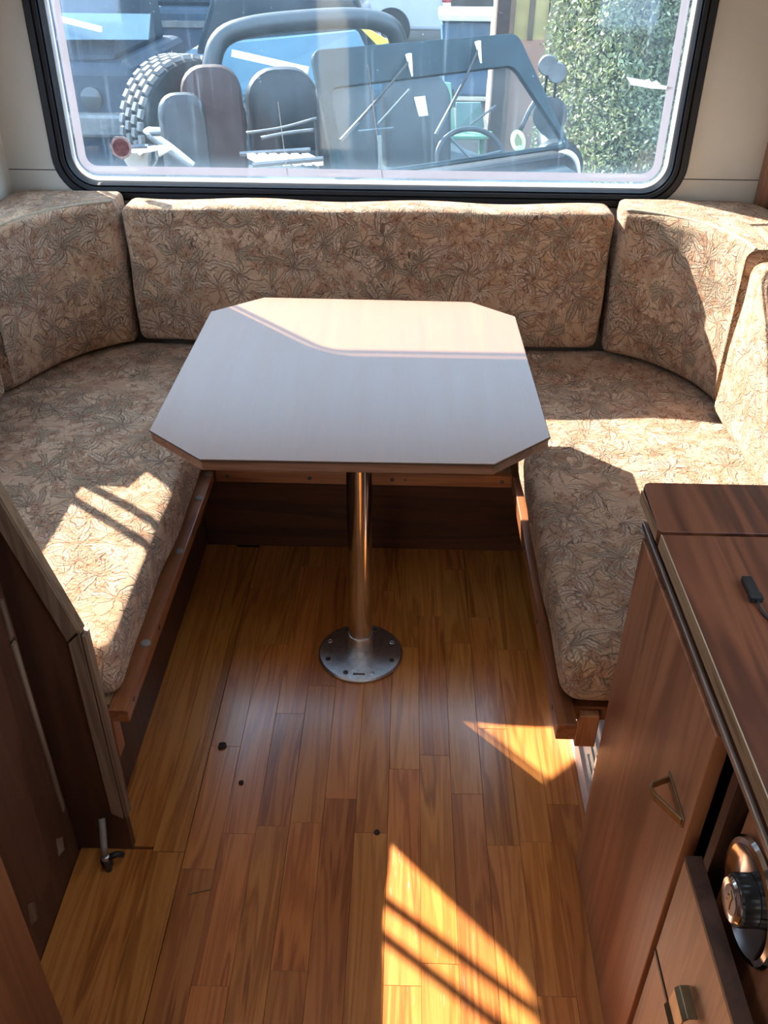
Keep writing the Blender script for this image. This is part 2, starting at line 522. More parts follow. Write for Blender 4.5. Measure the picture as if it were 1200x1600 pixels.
# floor: a dark underlay and every parquet strip a piece of its own
g = G().box(XL, XR, YR, YF, -0.04, -0.012)
floor = struct(g.build('floor', UNDERLAY, origin=(0, 0, -0.04)), 'orange oak parquet laminate floor of the van')
strip_meshes = {}


def strip_mesh(w, l):
    key = (round(w, 4), round(l, 4))
    if key not in strip_meshes:
        bm = bmesh.new()
        bmesh.ops.create_cube(bm, size=1.0)
        for v in bm.verts:
            v.co = Vector((v.co.x * w, v.co.y * l, v.co.z * 0.012))
        es = [e for e in bm.edges if all(v.co.z > 0 for v in e.verts)]
        bmesh.ops.bevel(bm, geom=es, offset=0.00035, segments=1, affect='EDGES')
        me = bpy.data.meshes.new('floor_strip'); bm.to_mesh(me); bm.free()
        me.materials.append(OAK)
        strip_meshes[key] = me
    return strip_meshes[key]


def add_strip(x, y, w, l):
    ob = bpy.data.objects.new('floor_strip', strip_mesh(w, l))
    COL.objects.link(ob); ob.parent = floor
    ob.location = (x, y, -0.006 + 0.04)


SW = 0.1945 / 3
lens = [0.30, 0.38, 0.46, 0.55]
for p in range(-2, 3):                                   # planks three strips wide
    x0 = -0.0105 + (p - 0) * 0.1945 - 0.0
    for s in range(3):
        xc = x0 + SW * (s + 0.5)
        if xc > 0.42 or xc < -0.47 + 0.0:
            continue
        y = 2.065 - rnd.choice((0.0, 0.09, 0.17)) * 0
        first = True
        while y > -1.0:
            l = rnd.choice(lens) if not first else rnd.choice((0.1, 0.2, 0.3, 0.42))
            first = False
            add_strip(xc, y - l / 2, SW - (0.0003 if s == 1 else 0.0006), l - 0.0004)
            y -= l
for (yc, l) in ((1.55, 1.0), (0.85, 0.4), (0.45, 0.4), (0.05, 0.4), (-0.4, 0.5)):      # the narrow filler strip
    add_strip(-0.4315, yc, 0.0615, l - 0.001)
for (yc, l) in ((1.56, 1.0),):
    add_strip(-0.508, yc, 0.0905, l - 0.001)
for (yc, l) in ((0.755, 0.6), (0.255, 0.4), (-0.3, 0.7)):                               # hatch board by the wardrobe
    add_strip(-0.5325, yc, 0.1395, l - 0.002)

# front wall with the big window hole
WCX, WCZ, WHW, WHH = (-0.952 + 0.743) / 2, (0.852 + 1.518) / 2, (0.743 + 0.952) / 2, (1.518 - 0.852) / 2
g = G(); plate_with_hole(g, (XL, XR, -0.04, ZC), rr(WCX, WCZ, WHW - 0.03, WHH - 0.02, 0.10), 'Y', YF, YF + 0.035)
wall_front = struct(g.build('wall_front', CREAM), 'cream board front wall around the wide window')
for (a, b) in ((XL + 0.002, -0.925), (0.728, XR - 0.03)):
    G().box(a, b, YF - 0.0015, YF + 0.001, 0.9265, 0.9285).build('joint', SEAM, wall_front)

# window_1: rubber seal, pale inner strip, pane
win = thing('window_1', (WCX, YF, 0.852), 'wide front window with black rubber seal and dusty pane', None, None, 'structure')


def ring(g, prof, cx, cz, hw, hh, r, axis='Y'):
    Ls = []
    for (o, y) in prof:
        pts = rr(cx, cz, hw - o, hh - o, max(0.01, r - o))
        Ls.append([(u, y, v) if axis == 'Y' else (y, u, v) for (u, v) in pts])
    Ls.append(Ls[0])
    return g.loops(Ls)


y0 = YF
ring(G(), [(0.0, y0 + 0.002), (0.0, y0 - 0.010), (0.006, y0 - 0.016), (0.020, y0 - 0.016), (0.023, y0 - 0.010), (0.025, y0 - 0.016), (0.034, y0 - 0.013),
           (0.036, y0 - 0.004), (0.039, y0 - 0.008), (0.044, y0 + 0.002), (0.046, y0 + 0.018), (0.040, y0 + 0.034), (0.005, y0 + 0.036)],
     WCX, WCZ, WHW, WHH, 0.112).build('rubber_seal', RUBBER, win, smooth='auto')
ring(G(), [(0.0445, y0 + 0.017), (0.055, y0 + 0.0155), (0.057, y0 + 0.018), (0.055, y0 + 0.0225), (0.0445, y0 + 0.0225)],
     WCX, WCZ, WHW, WHH, 0.112).build('sealing_strip', TAPE, win, smooth='auto')
ring(G(), [(0.062, y0 + 0.0200), (0.080, y0 + 0.0200), (0.083, y0 + 0.0215), (0.080, y0 + 0.0226), (0.062, y0 + 0.0226)],
     WCX, WCZ, WHW, WHH, 0.112).build('pane_rim', RIM, win, smooth='auto')
pane_pts = rr(WCX, WCZ, WHW - 0.050, WHH - 0.050, 0.065)
G().prism(pane_pts, 'Y', y0 + 0.0230, y0 + 0.0262).build('pane', DUSTY, win, origin=None)
# round sticker remains and tape remains on the pane
g = G(); n = 40
st = [(-0.770 + (0.029 + 0.0016 * math.sin(9 * a) + 0.001 * math.sin(23 * a)) * math.cos(a), 0.982 + (0.029 + 0.0016 * math.sin(7 * a)) * math.sin(a)) for a in [2 * math.pi * k / n for k in range(n)]]
st1 = G().prism(st, 'Y', y0 + 0.0222, y0 + 0.0229).build('sticker', plain('sticker paper rim', (0.55, 0.47, 0.47), 0.8, 0, 0.4, 150), win)
st1['label'] = 'round faded red sticker'
G().prism([(-0.770 + 0.0225 * math.cos(a), 0.982 + 0.0225 * math.sin(a)) for a in [2 * math.pi * k / 32 for k in range(32)]], 'Y', y0 + 0.0214, y0 + 0.0221).build('sticker_print', plain('faded red print', (0.24, 0.11, 0.12), 0.7, 0, 0.4, 90), st1)
tp = [(0.553, 1.170), (0.60, 1.163), (0.612, 1.166), (0.620, 1.158), (0.632, 1.163), (0.645, 1.152), (0.676, 1.148), (0.66, 1.142), (0.62, 1.144), (0.59, 1.149), (0.57, 1.151), (0.562, 1.160)]
t1 = G().prism(tp, 'Y', y0 + 0.0222, y0 + 0.0229).build('tape_remnant', TAPE, win)
# scratches
for (a, b) in (((-0.105, 1.19), (-0.065, 0.905)), ((-0.34, 1.10), (-0.325, 0.92))):
    G().beam((a[0], y0 + 0.0226, a[1]), (b[0], y0 + 0.0226, b[1]), 0.0008, 0.0016).build('scratch', plain('scratch white', (0.7, 0.74, 0.78), 0.6), win)

# left wall with a side window, right wall with an added window, rear wall, ceiling with added roof hatch
LW = (1.70, 1.10, 0.555, 0.245)      # cy, cz, half width, half height
g = G(); plate_with_hole(g, (-0.45, YF, -0.04, ZC), rr(*LW, 0.06), 'X', XL - 0.035, XL)
plate_with_hole(g, (YR, -0.45, -0.04, ZC), rr(-0.86, 0.87, 0.33, 0.87, 0.08), 'X', XL - 0.035, XL)
struct(g.build('wall_left', CREAM), 'cream board left side wall with a side window')
w2 = thing('window_2', (XL, LW[0], LW[1] - LW[3]), 'side window in the left wall above the seat', None, None, 'structure')
ring(G(), [(-0.03, XL), (-0.03, XL + 0.012), (0.0, XL + 0.014), (0.012, XL + 0.004), (0.012, XL - 0.03), (0.0, XL - 0.034)], LW[0], LW[1], LW[2], LW[3], 0.06, 'X').build('rubber_seal', RUBBER, w2)
G().prism(rr(*LW, 0.06), 'X', XL - 0.024, XL - 0.020).build('pane', SIDEGLASS, w2)
for (ya, yb) in ((2.03, 2.18), (1.96, 2.11)):
    G().beam((XL - 0.008, ya, 0.85), (XL - 0.008, yb, 1.345), 0.012, 0.020, (0, 1, 0)).build('window_stay', ALU, w2)

d1_ = thing('added_doorway', (XL, -0.86, 0), 'open doorway added unseen in the left wall to let in daylight', None, None, 'structure')  # invented opening out of view, lets daylight onto the cabinet and floor
ring(G(), [(-0.03, XL), (-0.03, XL + 0.012), (0.0, XL + 0.014), (0.012, XL + 0.004), (0.012, XL - 0.03), (0.0, XL - 0.034)], -0.86, 0.87, 0.33, 0.87, 0.08, 'X').build('added_door_frame', RUBBER, d1_)
RW = (0.35, 1.25, 0.75, 0.26)
g = G(); plate_with_hole(g, (YR, YF, -0.04, ZC), rr(*RW, 0.07), 'X', XR, XR + 0.035)
struct(g.build('wall_right', CREAM), 'cream board right side wall above the kitchen unit')
w3 = thing('added_window_3', (XR, RW[0], RW[1] - RW[3]), 'side window added unseen in the right wall to let in daylight', None, None, 'structure')  # invented window out of view, brightens the room
ring(G(), [(-0.03, XR), (-0.03, XR - 0.012), (0.0, XR - 0.014), (0.012, XR - 0.004), (0.012, XR + 0.03), (0.0, XR + 0.034)], RW[0], RW[1], RW[2], RW[3], 0.07, 'X').build('rubber_seal', RUBBER, w3)
G().prism(rr(*RW, 0.07), 'X', XR + 0.020, XR + 0.024).build('pane', SIDEGLASS, w3)
struct(G().box(XL, XR, YR - 0.035, YR, -0.04, ZC).build('wall_rear', CREAM), 'cream board rear wall behind the viewer')
HX, HY, HH = 0.10, 0.55, 0.30
g = G(); plate_with_hole(g, (XL, XR, YR, YF), rr(HX, HY, HH, HH, 0.05), 'Z', ZC, ZC + 0.04)
struct(g.build('ceiling', CEILCREAM), 'white board ceiling with an added roof hatch')
w4 = thing('added_hatch', (HX, HY, ZC), 'opal roof hatch added unseen in the ceiling to light the room', None, None, 'structure')  # invented hatch out of view, lights the room from above
g = G(); Ls = []
for (o, z) in ((-0.03, ZC), (-0.03, ZC - 0.012), (0.0, ZC - 0.014), (0.012, ZC), (0.012, ZC + 0.05), (0.0, ZC + 0.05)):
    Ls.append([(u, v, z) for (u, v) in rr(HX, HY, HH - o, HH - o, 0.05)])
Ls.append(Ls[0]); g.loops(Ls); g.build('added_hatch_frame', WHITEPL, w4)
G().prism(rr(HX, HY, HH - 0.002, HH - 0.002, 0.05), 'Z', ZC + 0.045, ZC + 0.050).build('pane', OPAL, w4)

g = G().box(XR - 0.032, XR - 0.002, YF - 0.04, YF - 0.002, 0.84, ZC - 0.01)
struct(g.build('trim_1', WALNUT_Z, bevel=0.003), 'narrow brown corner trim right of the front window')


# ------------------------------------------------------------------ cushions
def rbox(name, x0, x1, y0, y1, z0, z1, r, res=0.03, crown=0.0, sag=0.004, seed=0, taper=None, parent=None):
    """upholstered block: rounded edges, slightly crowned top, gentle lumps"""
    rg = random.Random(seed)
    ph = [rg.uniform(0, 6.28) for _ in range(6)]
    fr = [rg.uniform(7, 15) for _ in range(6)]
    g = G()

    def axis_pts(a, b):
        n = max(2, int((b - a) / res))
        c = [a, a + r * .3, a + r * .65, a + r]
        m = [a + r + (b - a - 2 * r) * k / n for k in range(1, n)]
        return c + m + [b - r, b - r * .65, b - r * .3, b]
    X, Y, Z = axis_pts(x0, x1), axis_pts(y0, y1), axis_pts(z0, z1)

    def warp(x, y, z):
        cx, cy, cz = min(max(x, x0 + r), x1 - r), min(max(y, y0 + r), y1 - r), min(max(z, z0 + r), z1 - r)
        d = Vector((x - cx, y - cy, z - cz)); L = d.length
        if L > 1e-7:
            # map the cube corner region to the rounded one
            m = max(abs(d.x), abs(d.y), abs(d.z))
            d = d * (m / L)
        p = Vector((cx, cy, cz)) + d
        u = (x - x0) / (x1 - x0); v = (y - y0) / (y1 - y0); w = (z - z0) / (z1 - z0)
        lump = sag * (math.sin(fr[0] * x + ph[0]) * math.sin(fr[1] * y + ph[1]) + 0.6 * math.sin(fr[2] * z * 2 + ph[2] + fr[3] * x * 1.6) + .4 * math.sin(fr[4] * y * 2 + ph[4]))
        if L > 1e-7: p += d / max(d.length, 1e-7) * lump
        p.z += crown * 4 * u * (1 - u) * 4 * v * (1 - v) * w if crown else 0
        if taper: p = taper(p)
        return p
    def face(A, B, fn):
        n, m = len(A), len(B)
        vs = [fn(a, b) for a in A for b in B]
        fs = [(i * m + j, i * m + j + 1, (i + 1) * m + j + 1, (i + 1) * m + j) for i in range(n - 1) for j in range(m - 1)]
        g.add(vs, fs)
    for z in (z0, z1): face(X, Y, lambda a, b: warp(a, b, z))
    for y in (y0, y1): face(X, Z, lambda a, b: warp(a, y, b))
    for x in (x0, x1): face(Y, Z, lambda a, b: warp(x, a, b))
    return g.build(name, FABRIC, parent, smooth=True, uvbox=True, merge=True)


tag(rbox('seat_cushion', -1.06, -0.478, 1.09, 2.40, 0.3675, 0.480, 0.028, 0.03, 0.006, 0.003, 1),
    'beige floral seat cushion left of the table, with a bright sun patch', 'cushion', 'seat cushions of the corner bench')
tag(rbox('seat_cushion', -0.472, 0.279, 1.892, 2.40, 0.3675, 0.480, 0.028, 0.03, 0.006, 0.003, 2),
    'beige floral seat cushion across the front, mostly hidden behind the table', 'cushion', 'seat cushions of the corner bench')
tag(rbox('seat_cushion', 0.286, 0.935, 1.10, 2.40, 0.3675, 0.480, 0.034, 0.03, 0.006, 0.003, 3),
    'beige floral seat cushion right of the table, running behind the kitchen unit', 'cushion', 'seat cushions of the corner bench')
tag(rbox('back_cushion', -0.748, 0.545, 2.345, 2.462, 0.495, 0.872, 0.026, 0.03, 0, 0.0028, 4),
    'long straight floral backrest cushion under the front window', 'cushion', 'backrest cushions')
tag(rbox('back_cushion', 0.760, 0.90, 1.42, 1.995, 0.494, 0.875, 0.030, 0.03, 0, 0.003, 5, lambda p: Vector((p.x + (p.z - 0.48) * 0.03, p.y - (p.z - .48) * 0.02, p.z))),
    'sunlit floral backrest cushion at the right edge, behind the kitchen unit', 'cushion', 'backrest cushions')
tag(rbox('back_cushion', -1.07, -0.985, 1.12, 2.0, 0.494, 0.800, 0.026, 0.03, 0, 0.003, 6),
    'floral backrest cushion along the left side wall', 'cushion', 'backrest cushions')


def smooth_path(pts, n):
    """Catmull-Rom through pts"""
    P = [Vector(p) for p in pts]; P = [P[0] * 2 - P[1]] + P + [P[-1] * 2 - P[-2]]
    out = []
    segs = len(P) - 3
    for k in range(n + 1):
        t = k / n * segs; i = min(int(t), segs - 1); t -= i
        a, b, c, d = P[i:i + 4]
        out.append(0.5 * ((2 * b) + (-a + c) * t + (2 * a - 5 * b + 4 * c - d) * t * t + (-a + 3 * b - 3 * c + d) * t ** 3))
    return out


def corner_cushion(inner, outer, z0, z1, label, r=0.024):
    n = 40
    I = smooth_path([(*p, 0) for p in inner], n); O = smooth_path([(*p, 0) for p in outer], n)
    bm = bmesh.new(); lay = bm.loops.layers.uv.new('UVMap')
    secs = []
    ends = [(0, 1.0), (0, .6), (0, .3), (0, 0.08)]
    stations = [(0.0, q, 1) for q in (1.0, .6, .3, .08)] + [(k, 0.0, 0) for k in range(1, n)] + [(n, q, -1) for q in (.08, .3, .6, 1.0)]
    arc = 0; prev = None; rows = []
    top_line = []
    for (k, q, sgn) in stations:
        k = int(k)
        a, b = I[k], O[k]
        d = (b - a); W = d.length; d.normalize()
        tang = (I[min(n, k + 1)] - I[max(0, k - 1)]).normalized()
        # q = 1 at the very end: inset by r; q = 0: no inset
        inset = r * (1 - math.sqrt(max(0, 1 - q * q)))
        push = sgn * r * 0.6 * (1 - q)
        prof = []
        hw, hh = W / 2 - inset, (z1 - z0) / 2 - inset
        rad = max(0.004, r - inset * .6)
        for (u, v) in rr(0, 0, hw, hh, rad, 5):
            bulge = 0.006 * math.cos(v / hh * 1.5) * math.sin(k * .7) * (1 if u < 0 else 0)
            p = a + d * (W / 2 + u - bulge) + tang * push
            prof.append((p.x, p.y, (z0 + z1) / 2 + v))
        mid_ = Vector(prof[15])
        if prev is not None: arc += (mid_ - prev).length
        prev = mid_
        rows.append((prof, arc))
    m = len(rows[0][0])
    per = [0]
    for j in range(1, m + 1):
        per.append(per[-1] + (Vector(rows[20][0][j % m]) - Vector(rows[20][0][j - 1])).length)
    o = Vector((sum(p[0] for p in rows[20][0]) / m, sum(p[1] for p in rows[20][0]) / m, z0))
    V = [[bm.verts.new(Vector(p) - o) for p in pr] for pr, _ in rows]
    for i in range(len(rows) - 1):
        for j in range(m):
            j2 = (j + 1) % m
            f = bm.faces.new((V[i][j], V[i][j2], V[i + 1][j2], V[i + 1][j]))
            for lp, (uu, vv) in zip(f.loops, ((rows[i][1], per[j]), (rows[i][1], per[j + 1]), (rows[i + 1][1], per[j + 1]), (rows[i + 1][1], per[j]))):
                lp[lay].uv = (uu + 0.13, vv + z0)
    for row in (V[0], V[-1]):
        f = bm.faces.new(row)
        for lp in f.loops: lp[lay].uv = (math.hypot(lp.vert.co.x, lp.vert.co.y), lp.vert.co.z)
    bmesh.ops.recalc_face_normals(bm, faces=bm.faces[:])
    me = bpy.data.meshes.new('corner_cushion'); bm.to_mesh(me); bm.free()
    me.materials.append(FABRIC)
    for p in me.polygons: p.use_smooth = True
    me.set_sharp_from_angle(angle=math.radians(60))
    ob = bpy.data.objects.new('corner_cushion', me); COL.objects.link(ob); ob.location = o
    PIVOT[ob.name] = o.copy()
    tag(ob, label, 'cushion', 'backrest cushions')
    # piping round the top inner edge
    path = [(a.x + (b.x - a.x) * 0.10, a.y + (b.y - a.y) * 0.10, z1 - 0.0005) for a, b in list(zip(I, O))[1:-1]]
    G().tube(path, 0.0042, 8).build('piping', PIPING, ob, smooth=True)
    return ob


corner_cushion([(-0.757, 2.345), (-0.85, 2.275), (-0.925, 2.170), (-0.970, 2.06), (-0.985, 2.02)],
               [(-0.764, 2.468), (-0.93, 2.468), (-1.048, 2.44), (-1.068, 2.20), (-1.068, 2.02)], 0.493, 0.884,
               'curved floral corner backrest cushion at the left end of the window')
corner_cushion([(0.556, 2.335), (0.655, 2.272), (0.733, 2.172), (0.772, 2.07), (0.776, 2.015)],
               [(0.566, 2.468), (0.74, 2.466), (0.925, 2.43), (0.950, 2.20), (0.950, 2.015)], 0.493, 0.884,
               'curved floral corner backrest cushion at the right end of the window')

# ------------------------------------------------------------------ benches under the cushions
def disc(g, c, r, axis, h, n=16):
    return g.lathe([(r, 0), (r, h * .6), (r * .8, h)], c, axis, n)


b = thing('bench', (-0.8, 1.6, 0), 'dark walnut bench base with reddish front rail under the left seat cushion', 'bench', 'benches of the dinette')
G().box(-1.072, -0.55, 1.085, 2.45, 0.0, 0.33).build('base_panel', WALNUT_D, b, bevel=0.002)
G().box(-1.072, -0.497, 1.085, 1.885, 0.332, 0.361).build('seat_board', PLY, b)
G().box(-0.496, -0.462, 1.072, 1.872, 0.332, 0.3605).build('rail', RAILWOOD, b, bevel=0.002)
G().box(-0.548, -0.500, 1.09, 1.12, 0.22, 0.331).build('batten', RAILWOOD_Z, b, bevel=0.002)
for (yy) in (1.242, 1.535, 1.745, 1.855):
    disc(G(), (-0.473, yy, 0.3605), 0.0095, 'Z', 0.004).build('felt_pad', FELT, b)
for yy in (1.11, 1.30, 1.62):
    disc(G(), (-0.462, yy, 0.350), 0.005, 'X', 0.0012).build('screw', SCREW, b)

b = thing('bench', (-0.08, 2.25, 0), 'dark walnut bench base across the front behind the table pillar', 'bench', 'benches of the dinette')
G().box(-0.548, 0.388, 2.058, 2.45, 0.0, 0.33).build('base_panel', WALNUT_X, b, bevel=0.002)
G().box(-0.460, 0.275, 1.893, 2.45, 0.332, 0.361).build('seat_board', PLY, b)
G().box(-0.459, 0.276, 1.874, 1.892, 0.328, 0.361).build('batten', RAILWOOD_X, b, bevel=0.0015)
for xx in (-0.43, -0.225, -0.02, 0.013, 0.252):
    disc(G(), (xx, 1.874, 0.345), 0.0055 if xx != 0.013 else .003, 'Y', -0.0012).build('screw', SCREW, b)

b = thing('bench', (0.66, 1.6, 0), 'bench base under the right seat cushion, open end beside the kitchen unit', 'bench', 'benches of the dinette')
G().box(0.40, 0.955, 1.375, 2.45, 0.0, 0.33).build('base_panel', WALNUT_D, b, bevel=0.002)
G().box(0.312, 0.955, 1.15, 2.45, 0.332, 0.361).build('seat_board', PLY, b)
G().box(0.277, 0.311, 1.065, 1.872, 0.324, 0.3605).build('rail', RAILWOOD, b, bevel=0.002)
G().box(0.312, 0.955, 1.118, 1.149, 0.318, 0.350).build('crossbar', RAILWOOD_X, b, bevel=0.002)
G().box(0.322, 0.358, 1.10, 1.117, 0.268, 0.345).build('block', RAILWOOD_Z, b, bevel=0.002)
for yy in (1.12, 1.35, 1.6):
    disc(G(), (0.277, yy, 0.345), 0.005, 'X', -0.0012).build('screw', SCREW, b)

h = thing('heater_unit', (0.5, 1.25, 0), 'white slotted unit on the floor under the end of the right bench', 'heater')
G().box(0.396, 0.62, 1.14, 1.37, 0.0, 0.20).build('casing', WHITEPL, h, bevel=0.004)
G().box(0.388, 0.396, 1.10, 1.372, 0.0, 0.05).build('skirt', plain('pale pink skirting', (0.60, 0.47, 0.44), 0.4), h)
for k in range(3):
    zc = 0.075 + 0.038 * k
    sl = G().box(0.3925, 0.398, 1.175, 1.225, zc - 0.012, zc + 0.012).build('slot', BLACK, h, bevel=0.002)
    G().box(0.388, 0.396, 1.160, 1.172, zc - 0.013, zc + 0.013).build('clip', ALU, h)
    G().box(0.390, 0.3965, 1.155, 1.235, zc + 0.015, zc + 0.021).build('fin', WHITEPL, h)

# ------------------------------------------------------------------ table
TZ = 0.735
top = [(-0.451, 1.393), (-0.449, 1.970), (-0.338, 2.068), (0.160, 2.061), (0.258, 1.972), (0.265, 1.396), (0.159, 1.298), (-0.339, 1.293)]
tb = thing('dinette_table', (-0.088, 1.617, 0), 'pale eight-sided dinette table on a single chrome pillar', 'table')
G().prism(top, 'Z', TZ - 0.0015, TZ + 0.0005).build('tabletop', TABLETOP, tb, bevel=0.0006, seg=1)
cx, cy = -0.0945, 1.6815
core = [((x - cx) * 0.996 + cx, (y - cy) * 0.996 + cy) for x, y in top]
G().prism(core, 'Z', TZ - 0.0225, TZ - 0.0016).build('edge_band', TABLE_EDGE, tb, bevel=0.002)
chip = plain('worn dark edge', (0.04, 0.022, 0.014), 0.6)
for i in range(len(top)):
    (xa, ya), (xb, yb) = top[i], top[(i + 1) % len(top)]
    G().beam((xa, ya, TZ - 0.0018), (xb, yb, TZ - 0.0018), 0.0016, 0.0026).build('edge_line', chip, tb)
PX, PY = -0.088, 1.617
G().lathe([(0.0278, 0.036), (0.0278, TZ - 0.036), (0.0278, TZ - 0.034)], (PX, PY, 0), 'Z', 40).build('pillar', CHROME, tb, smooth='auto')
G().lathe([(0.0305, 0.008), (0.0305, 0.066), (0.0292, 0.069), (0.028, 0.069)], (PX, PY, 0), 'Z', 40).build('socket', STEEL, tb, smooth='auto')
G().lathe([(0.08, TZ - 0.034), (0.08, TZ - 0.0228)], (PX, PY, 0), 'Z', 40).build('top_flange', STEEL, tb, smooth='auto')
pl = G().lathe([(0.096, 0.0), (0.1025, 0.002), (0.1025, 0.006), (0.099, 0.0095), (0.090, 0.0105), (0.034, 0.0118), (0.030, 0.0118)], (PX, PY, 0), 'Z', 64).build('base_plate', STEEL, tb, smooth='auto')
for k in range(8):
    a = math.radians(22.5 + 45 * k)
    c = (PX + 0.083 * math.cos(a), PY + 0.083 * math.sin(a), 0.0105)
    G().lathe([(0.0062, 0), (0.0062, 0.0014), (0.0048, 0.0022), (0.0042, 0.0008), (0.0018, 0.0006)], c, 'Z', 16).build('screw', SCREW if k % 3 else STEEL, pl, smooth='auto')
G().box(PX - 0.014, PX + 0.014, PY - 0.084, PY - 0.078, 0.0105, 0.0112).build('maker_plate', SCREW, pl)

# ------------------------------------------------------------------ kitchen unit, right
k = thing('kitchen_unit', (0.65, 0.4, 0), 'walnut kitchen unit with door and drawers at the right', 'cabinet')
YN = -0.6
G().box(0.360, 0.955, 1.058, 1.076, 0.0, 0.772).build('side_panel', WALNUT_Z, k, bevel=0.0015)
G().box(0.86, 0.955, YN, 1.057, 0.0, 0.772).build('back_panel', WALNUT_D, k)
G().box(0.372, 0.858, 0.645, 0.662, 0.0, 0.755).build('divider', WALNUT_D, k)
d = G().box(0.352, 0.371, 0.683, 1.0575, 0.004, 0.757).build('door', WALNUT_Z, k, bevel=0.0015)
hd = G()
hp = [(0.3515, 0.700), (0.3515, 0.765)]
G().box(0.3495, 0.352, 0.694, 0.768, 0.584, 0.600).build('handle_plate', BRASS, d, bevel=0.0008)
hb = G().loops([[(x, y, z) for (x, y) in ((0.350, 0.698), (0.327, 0.735), (0.324, 0.742), (0.327, 0.750), (0.350, 0.760))] +
                [(x, y, z) for (x, y) in ((0.350, 0.763), (0.325, 0.7525), (0.3205, 0.742), (0.324, 0.732), (0.3485, 0.695))] for z in (0.586, 0.598)], True, True, True)
hb.build('handle', BRASS, d, bevel=0.0008)
# bay right of the door: recessed control panel, two drawers
G().box(0.380, 0.392, YN, 0.622, 0.50, 0.757).build('control_panel', WALNUT_Z, k)
G().box(0.360, 0.372, YN, 1.0575, 0.758, 0.772).build('top_rail', WALNUT_Y, k)
G().box(0.3535, 0.3590, YN, 1.077, 0.7655, 0.7745).build('metal_strip', ALU, k, bevel=0.0012)
d1 = G().box(0.345, 0.364, 0.10, 0.654, 0.392, 0.578).build('drawer', DRAWERWOOD, k, bevel=0.001)
G().box(0.3445, 0.3645, 0.10, 0.6545, 0.5785, 0.585).build('drawer_edge', WALNUT_D, d1)
d2 = G().box(0.345, 0.364, 0.10, 0.654, 0.190, 0.380).build('drawer', DRAWERWOOD, k, bevel=0.001)
G().box(0.3445, 0.3645, 0.10, 0.6545, 0.3805, 0.3865).build('drawer_edge', WALNUT_D, d2)
d3 = G().box(0.345, 0.364, 0.10, 0.654, 0.004, 0.182).build('drawer', DRAWERWOOD, k, bevel=0.001)
G().box(0.366, 0.80, 0.09, 0.622, 0.01, 0.495).build('drawer_box', WALNUT_D, k)
for dd, zc in ((d1, 0.462), (d2, 0.29), (d3, 0.09)):
    prof = [(0.3445, zc + 0.020), (0.335, zc + 0.020), (0.330, zc + 0.014), (0.3285, zc - 0.014), (0.324, zc - 0.022), (0.3225, zc - 0.0205), (0.327, zc - 0.012), (0.328, zc + 0.016), (0.333, zc + 0.0225), (0.3445, zc + 0.0225)]
    G().prism(prof, 'Y', 0.518, 0.556).build('handle', BRASS, dd, bevel=0.0007)
# chrome dial
DC = (0.380, 0.560, 0.645)
dial = G().lathe([(0.064, 0.0), (0.066, -0.003), (0.063, -0.007), (0.057, -0.008), (0.052, -0.005), (0.044, -0.002), (0.026, -0.0015)], DC, 'X', 56).build('dial', CHROME, k, smooth='auto')
kn = G()
n = 56; Ls = []
for (r, x) in ((0.0265, -0.002), (0.0265, -0.018), (0.0250, -0.020)):
    Ls.append([(DC[0] + x, DC[1] + (r + 0.0009 * (q % 2)) * math.cos(2 * math.pi * q / n), DC[2] + (r + 0.0009 * (q % 2)) * math.sin(2 * math.pi * q / n)) for q in range(n)])
kn.loops(Ls, True, True, True); kn.build('knob', BLACK, dial)
G().lathe([(0.0248, -0.0195), (0.0248, -0.022), (0.0225, -0.0245), (0.016, -0.0235)], DC, 'X', 40).build('knob_ring', CHROME, dial, smooth='auto')
G().lathe([(0.0158, -0.0232), (0.0158, -0.0242)], DC, 'X', 32).build('knob_cap', plain('navy cap', (0.02, 0.028, 0.05), 0.25), dial)
em = [(0.004, 0.012), (0.0015, 0.004), (0.007, 0.001), (0.002, -0.002), (0.006, -0.007), (0.0, -0.012), (-0.005, -0.010), (-0.003, 0.0), (-0.004, 0.008)]
G().prism([(DC[1] + a, DC[2] + c) for a, c in em], 'X', DC[0] - 0.0250, DC[0] - 0.0242).build('knob_emblem', BRASS, dial)

wt = G().box(0.360, 0.957, YN, 1.006, 0.7785, 0.8005).build('worktop', WALNUT_Y, bevel=0.0012, origin=(0.66, 0.2, 0.7785))
tag(wt, 'long walnut laminate worktop board with black plug lying on it', 'worktop')
G().box(0.3588, 0.3602, YN, 1.006, 0.7795, 0.7995).build('edge_band', PLY, wt)
G().box(0.3592, 0.3606, YN, 1.006, 0.7992, 0.8008).build('painted_edge_highlight', plain('painted pale highlight', (0.36, 0.27, 0.18), 0.5), wt)  # pale strip: highlight along the worktop edge put into the colour
fl = G()
fl.prism([(0.957, 1.012), (0.957, 1.140), (0.374, 1.140), (0.366, 1.137), (0.362, 1.128), (0.358, 1.018), (0.361, 1.012)], 'Z', 0.7790, 0.8020)
wf = fl.build('worktop_flap', WALNUT_Y, bevel=0.0012)
tag(wf, 'short walnut worktop flap at the far end of the kitchen unit', 'worktop')
G().box(0.3574, 0.3586, 1.018, 1.122, 0.781, 0.800).build('edge_band', PLY, wf)

pg = thing('cable_plug', (0.445, 0.885, 0.8005), 'small black plug with thin cable lying on the worktop', 'cable')
G().box(0.4365, 0.4495, 0.872, 0.906, 0.8008, 0.8098).build('plug_body', BLACK, pg, bevel=0.0012)
G().box(0.435, 0.451, 0.862, 0.873, 0.8008, 0.8092).build('plug_collar', BLACK, pg, bevel=0.001)
pts = smooth_path([(0.443, 0.863, 0.804), (0.444, 0.845, 0.8025), (0.450, 0.825, 0.802), (0.465, 0.80, 0.802), (0.50, 0.775, 0.802), (0.56, 0.75, 0.802)], 24)
G().tube(pts, 0.0017, 8).build('cable', BLACK, pg, smooth=True)

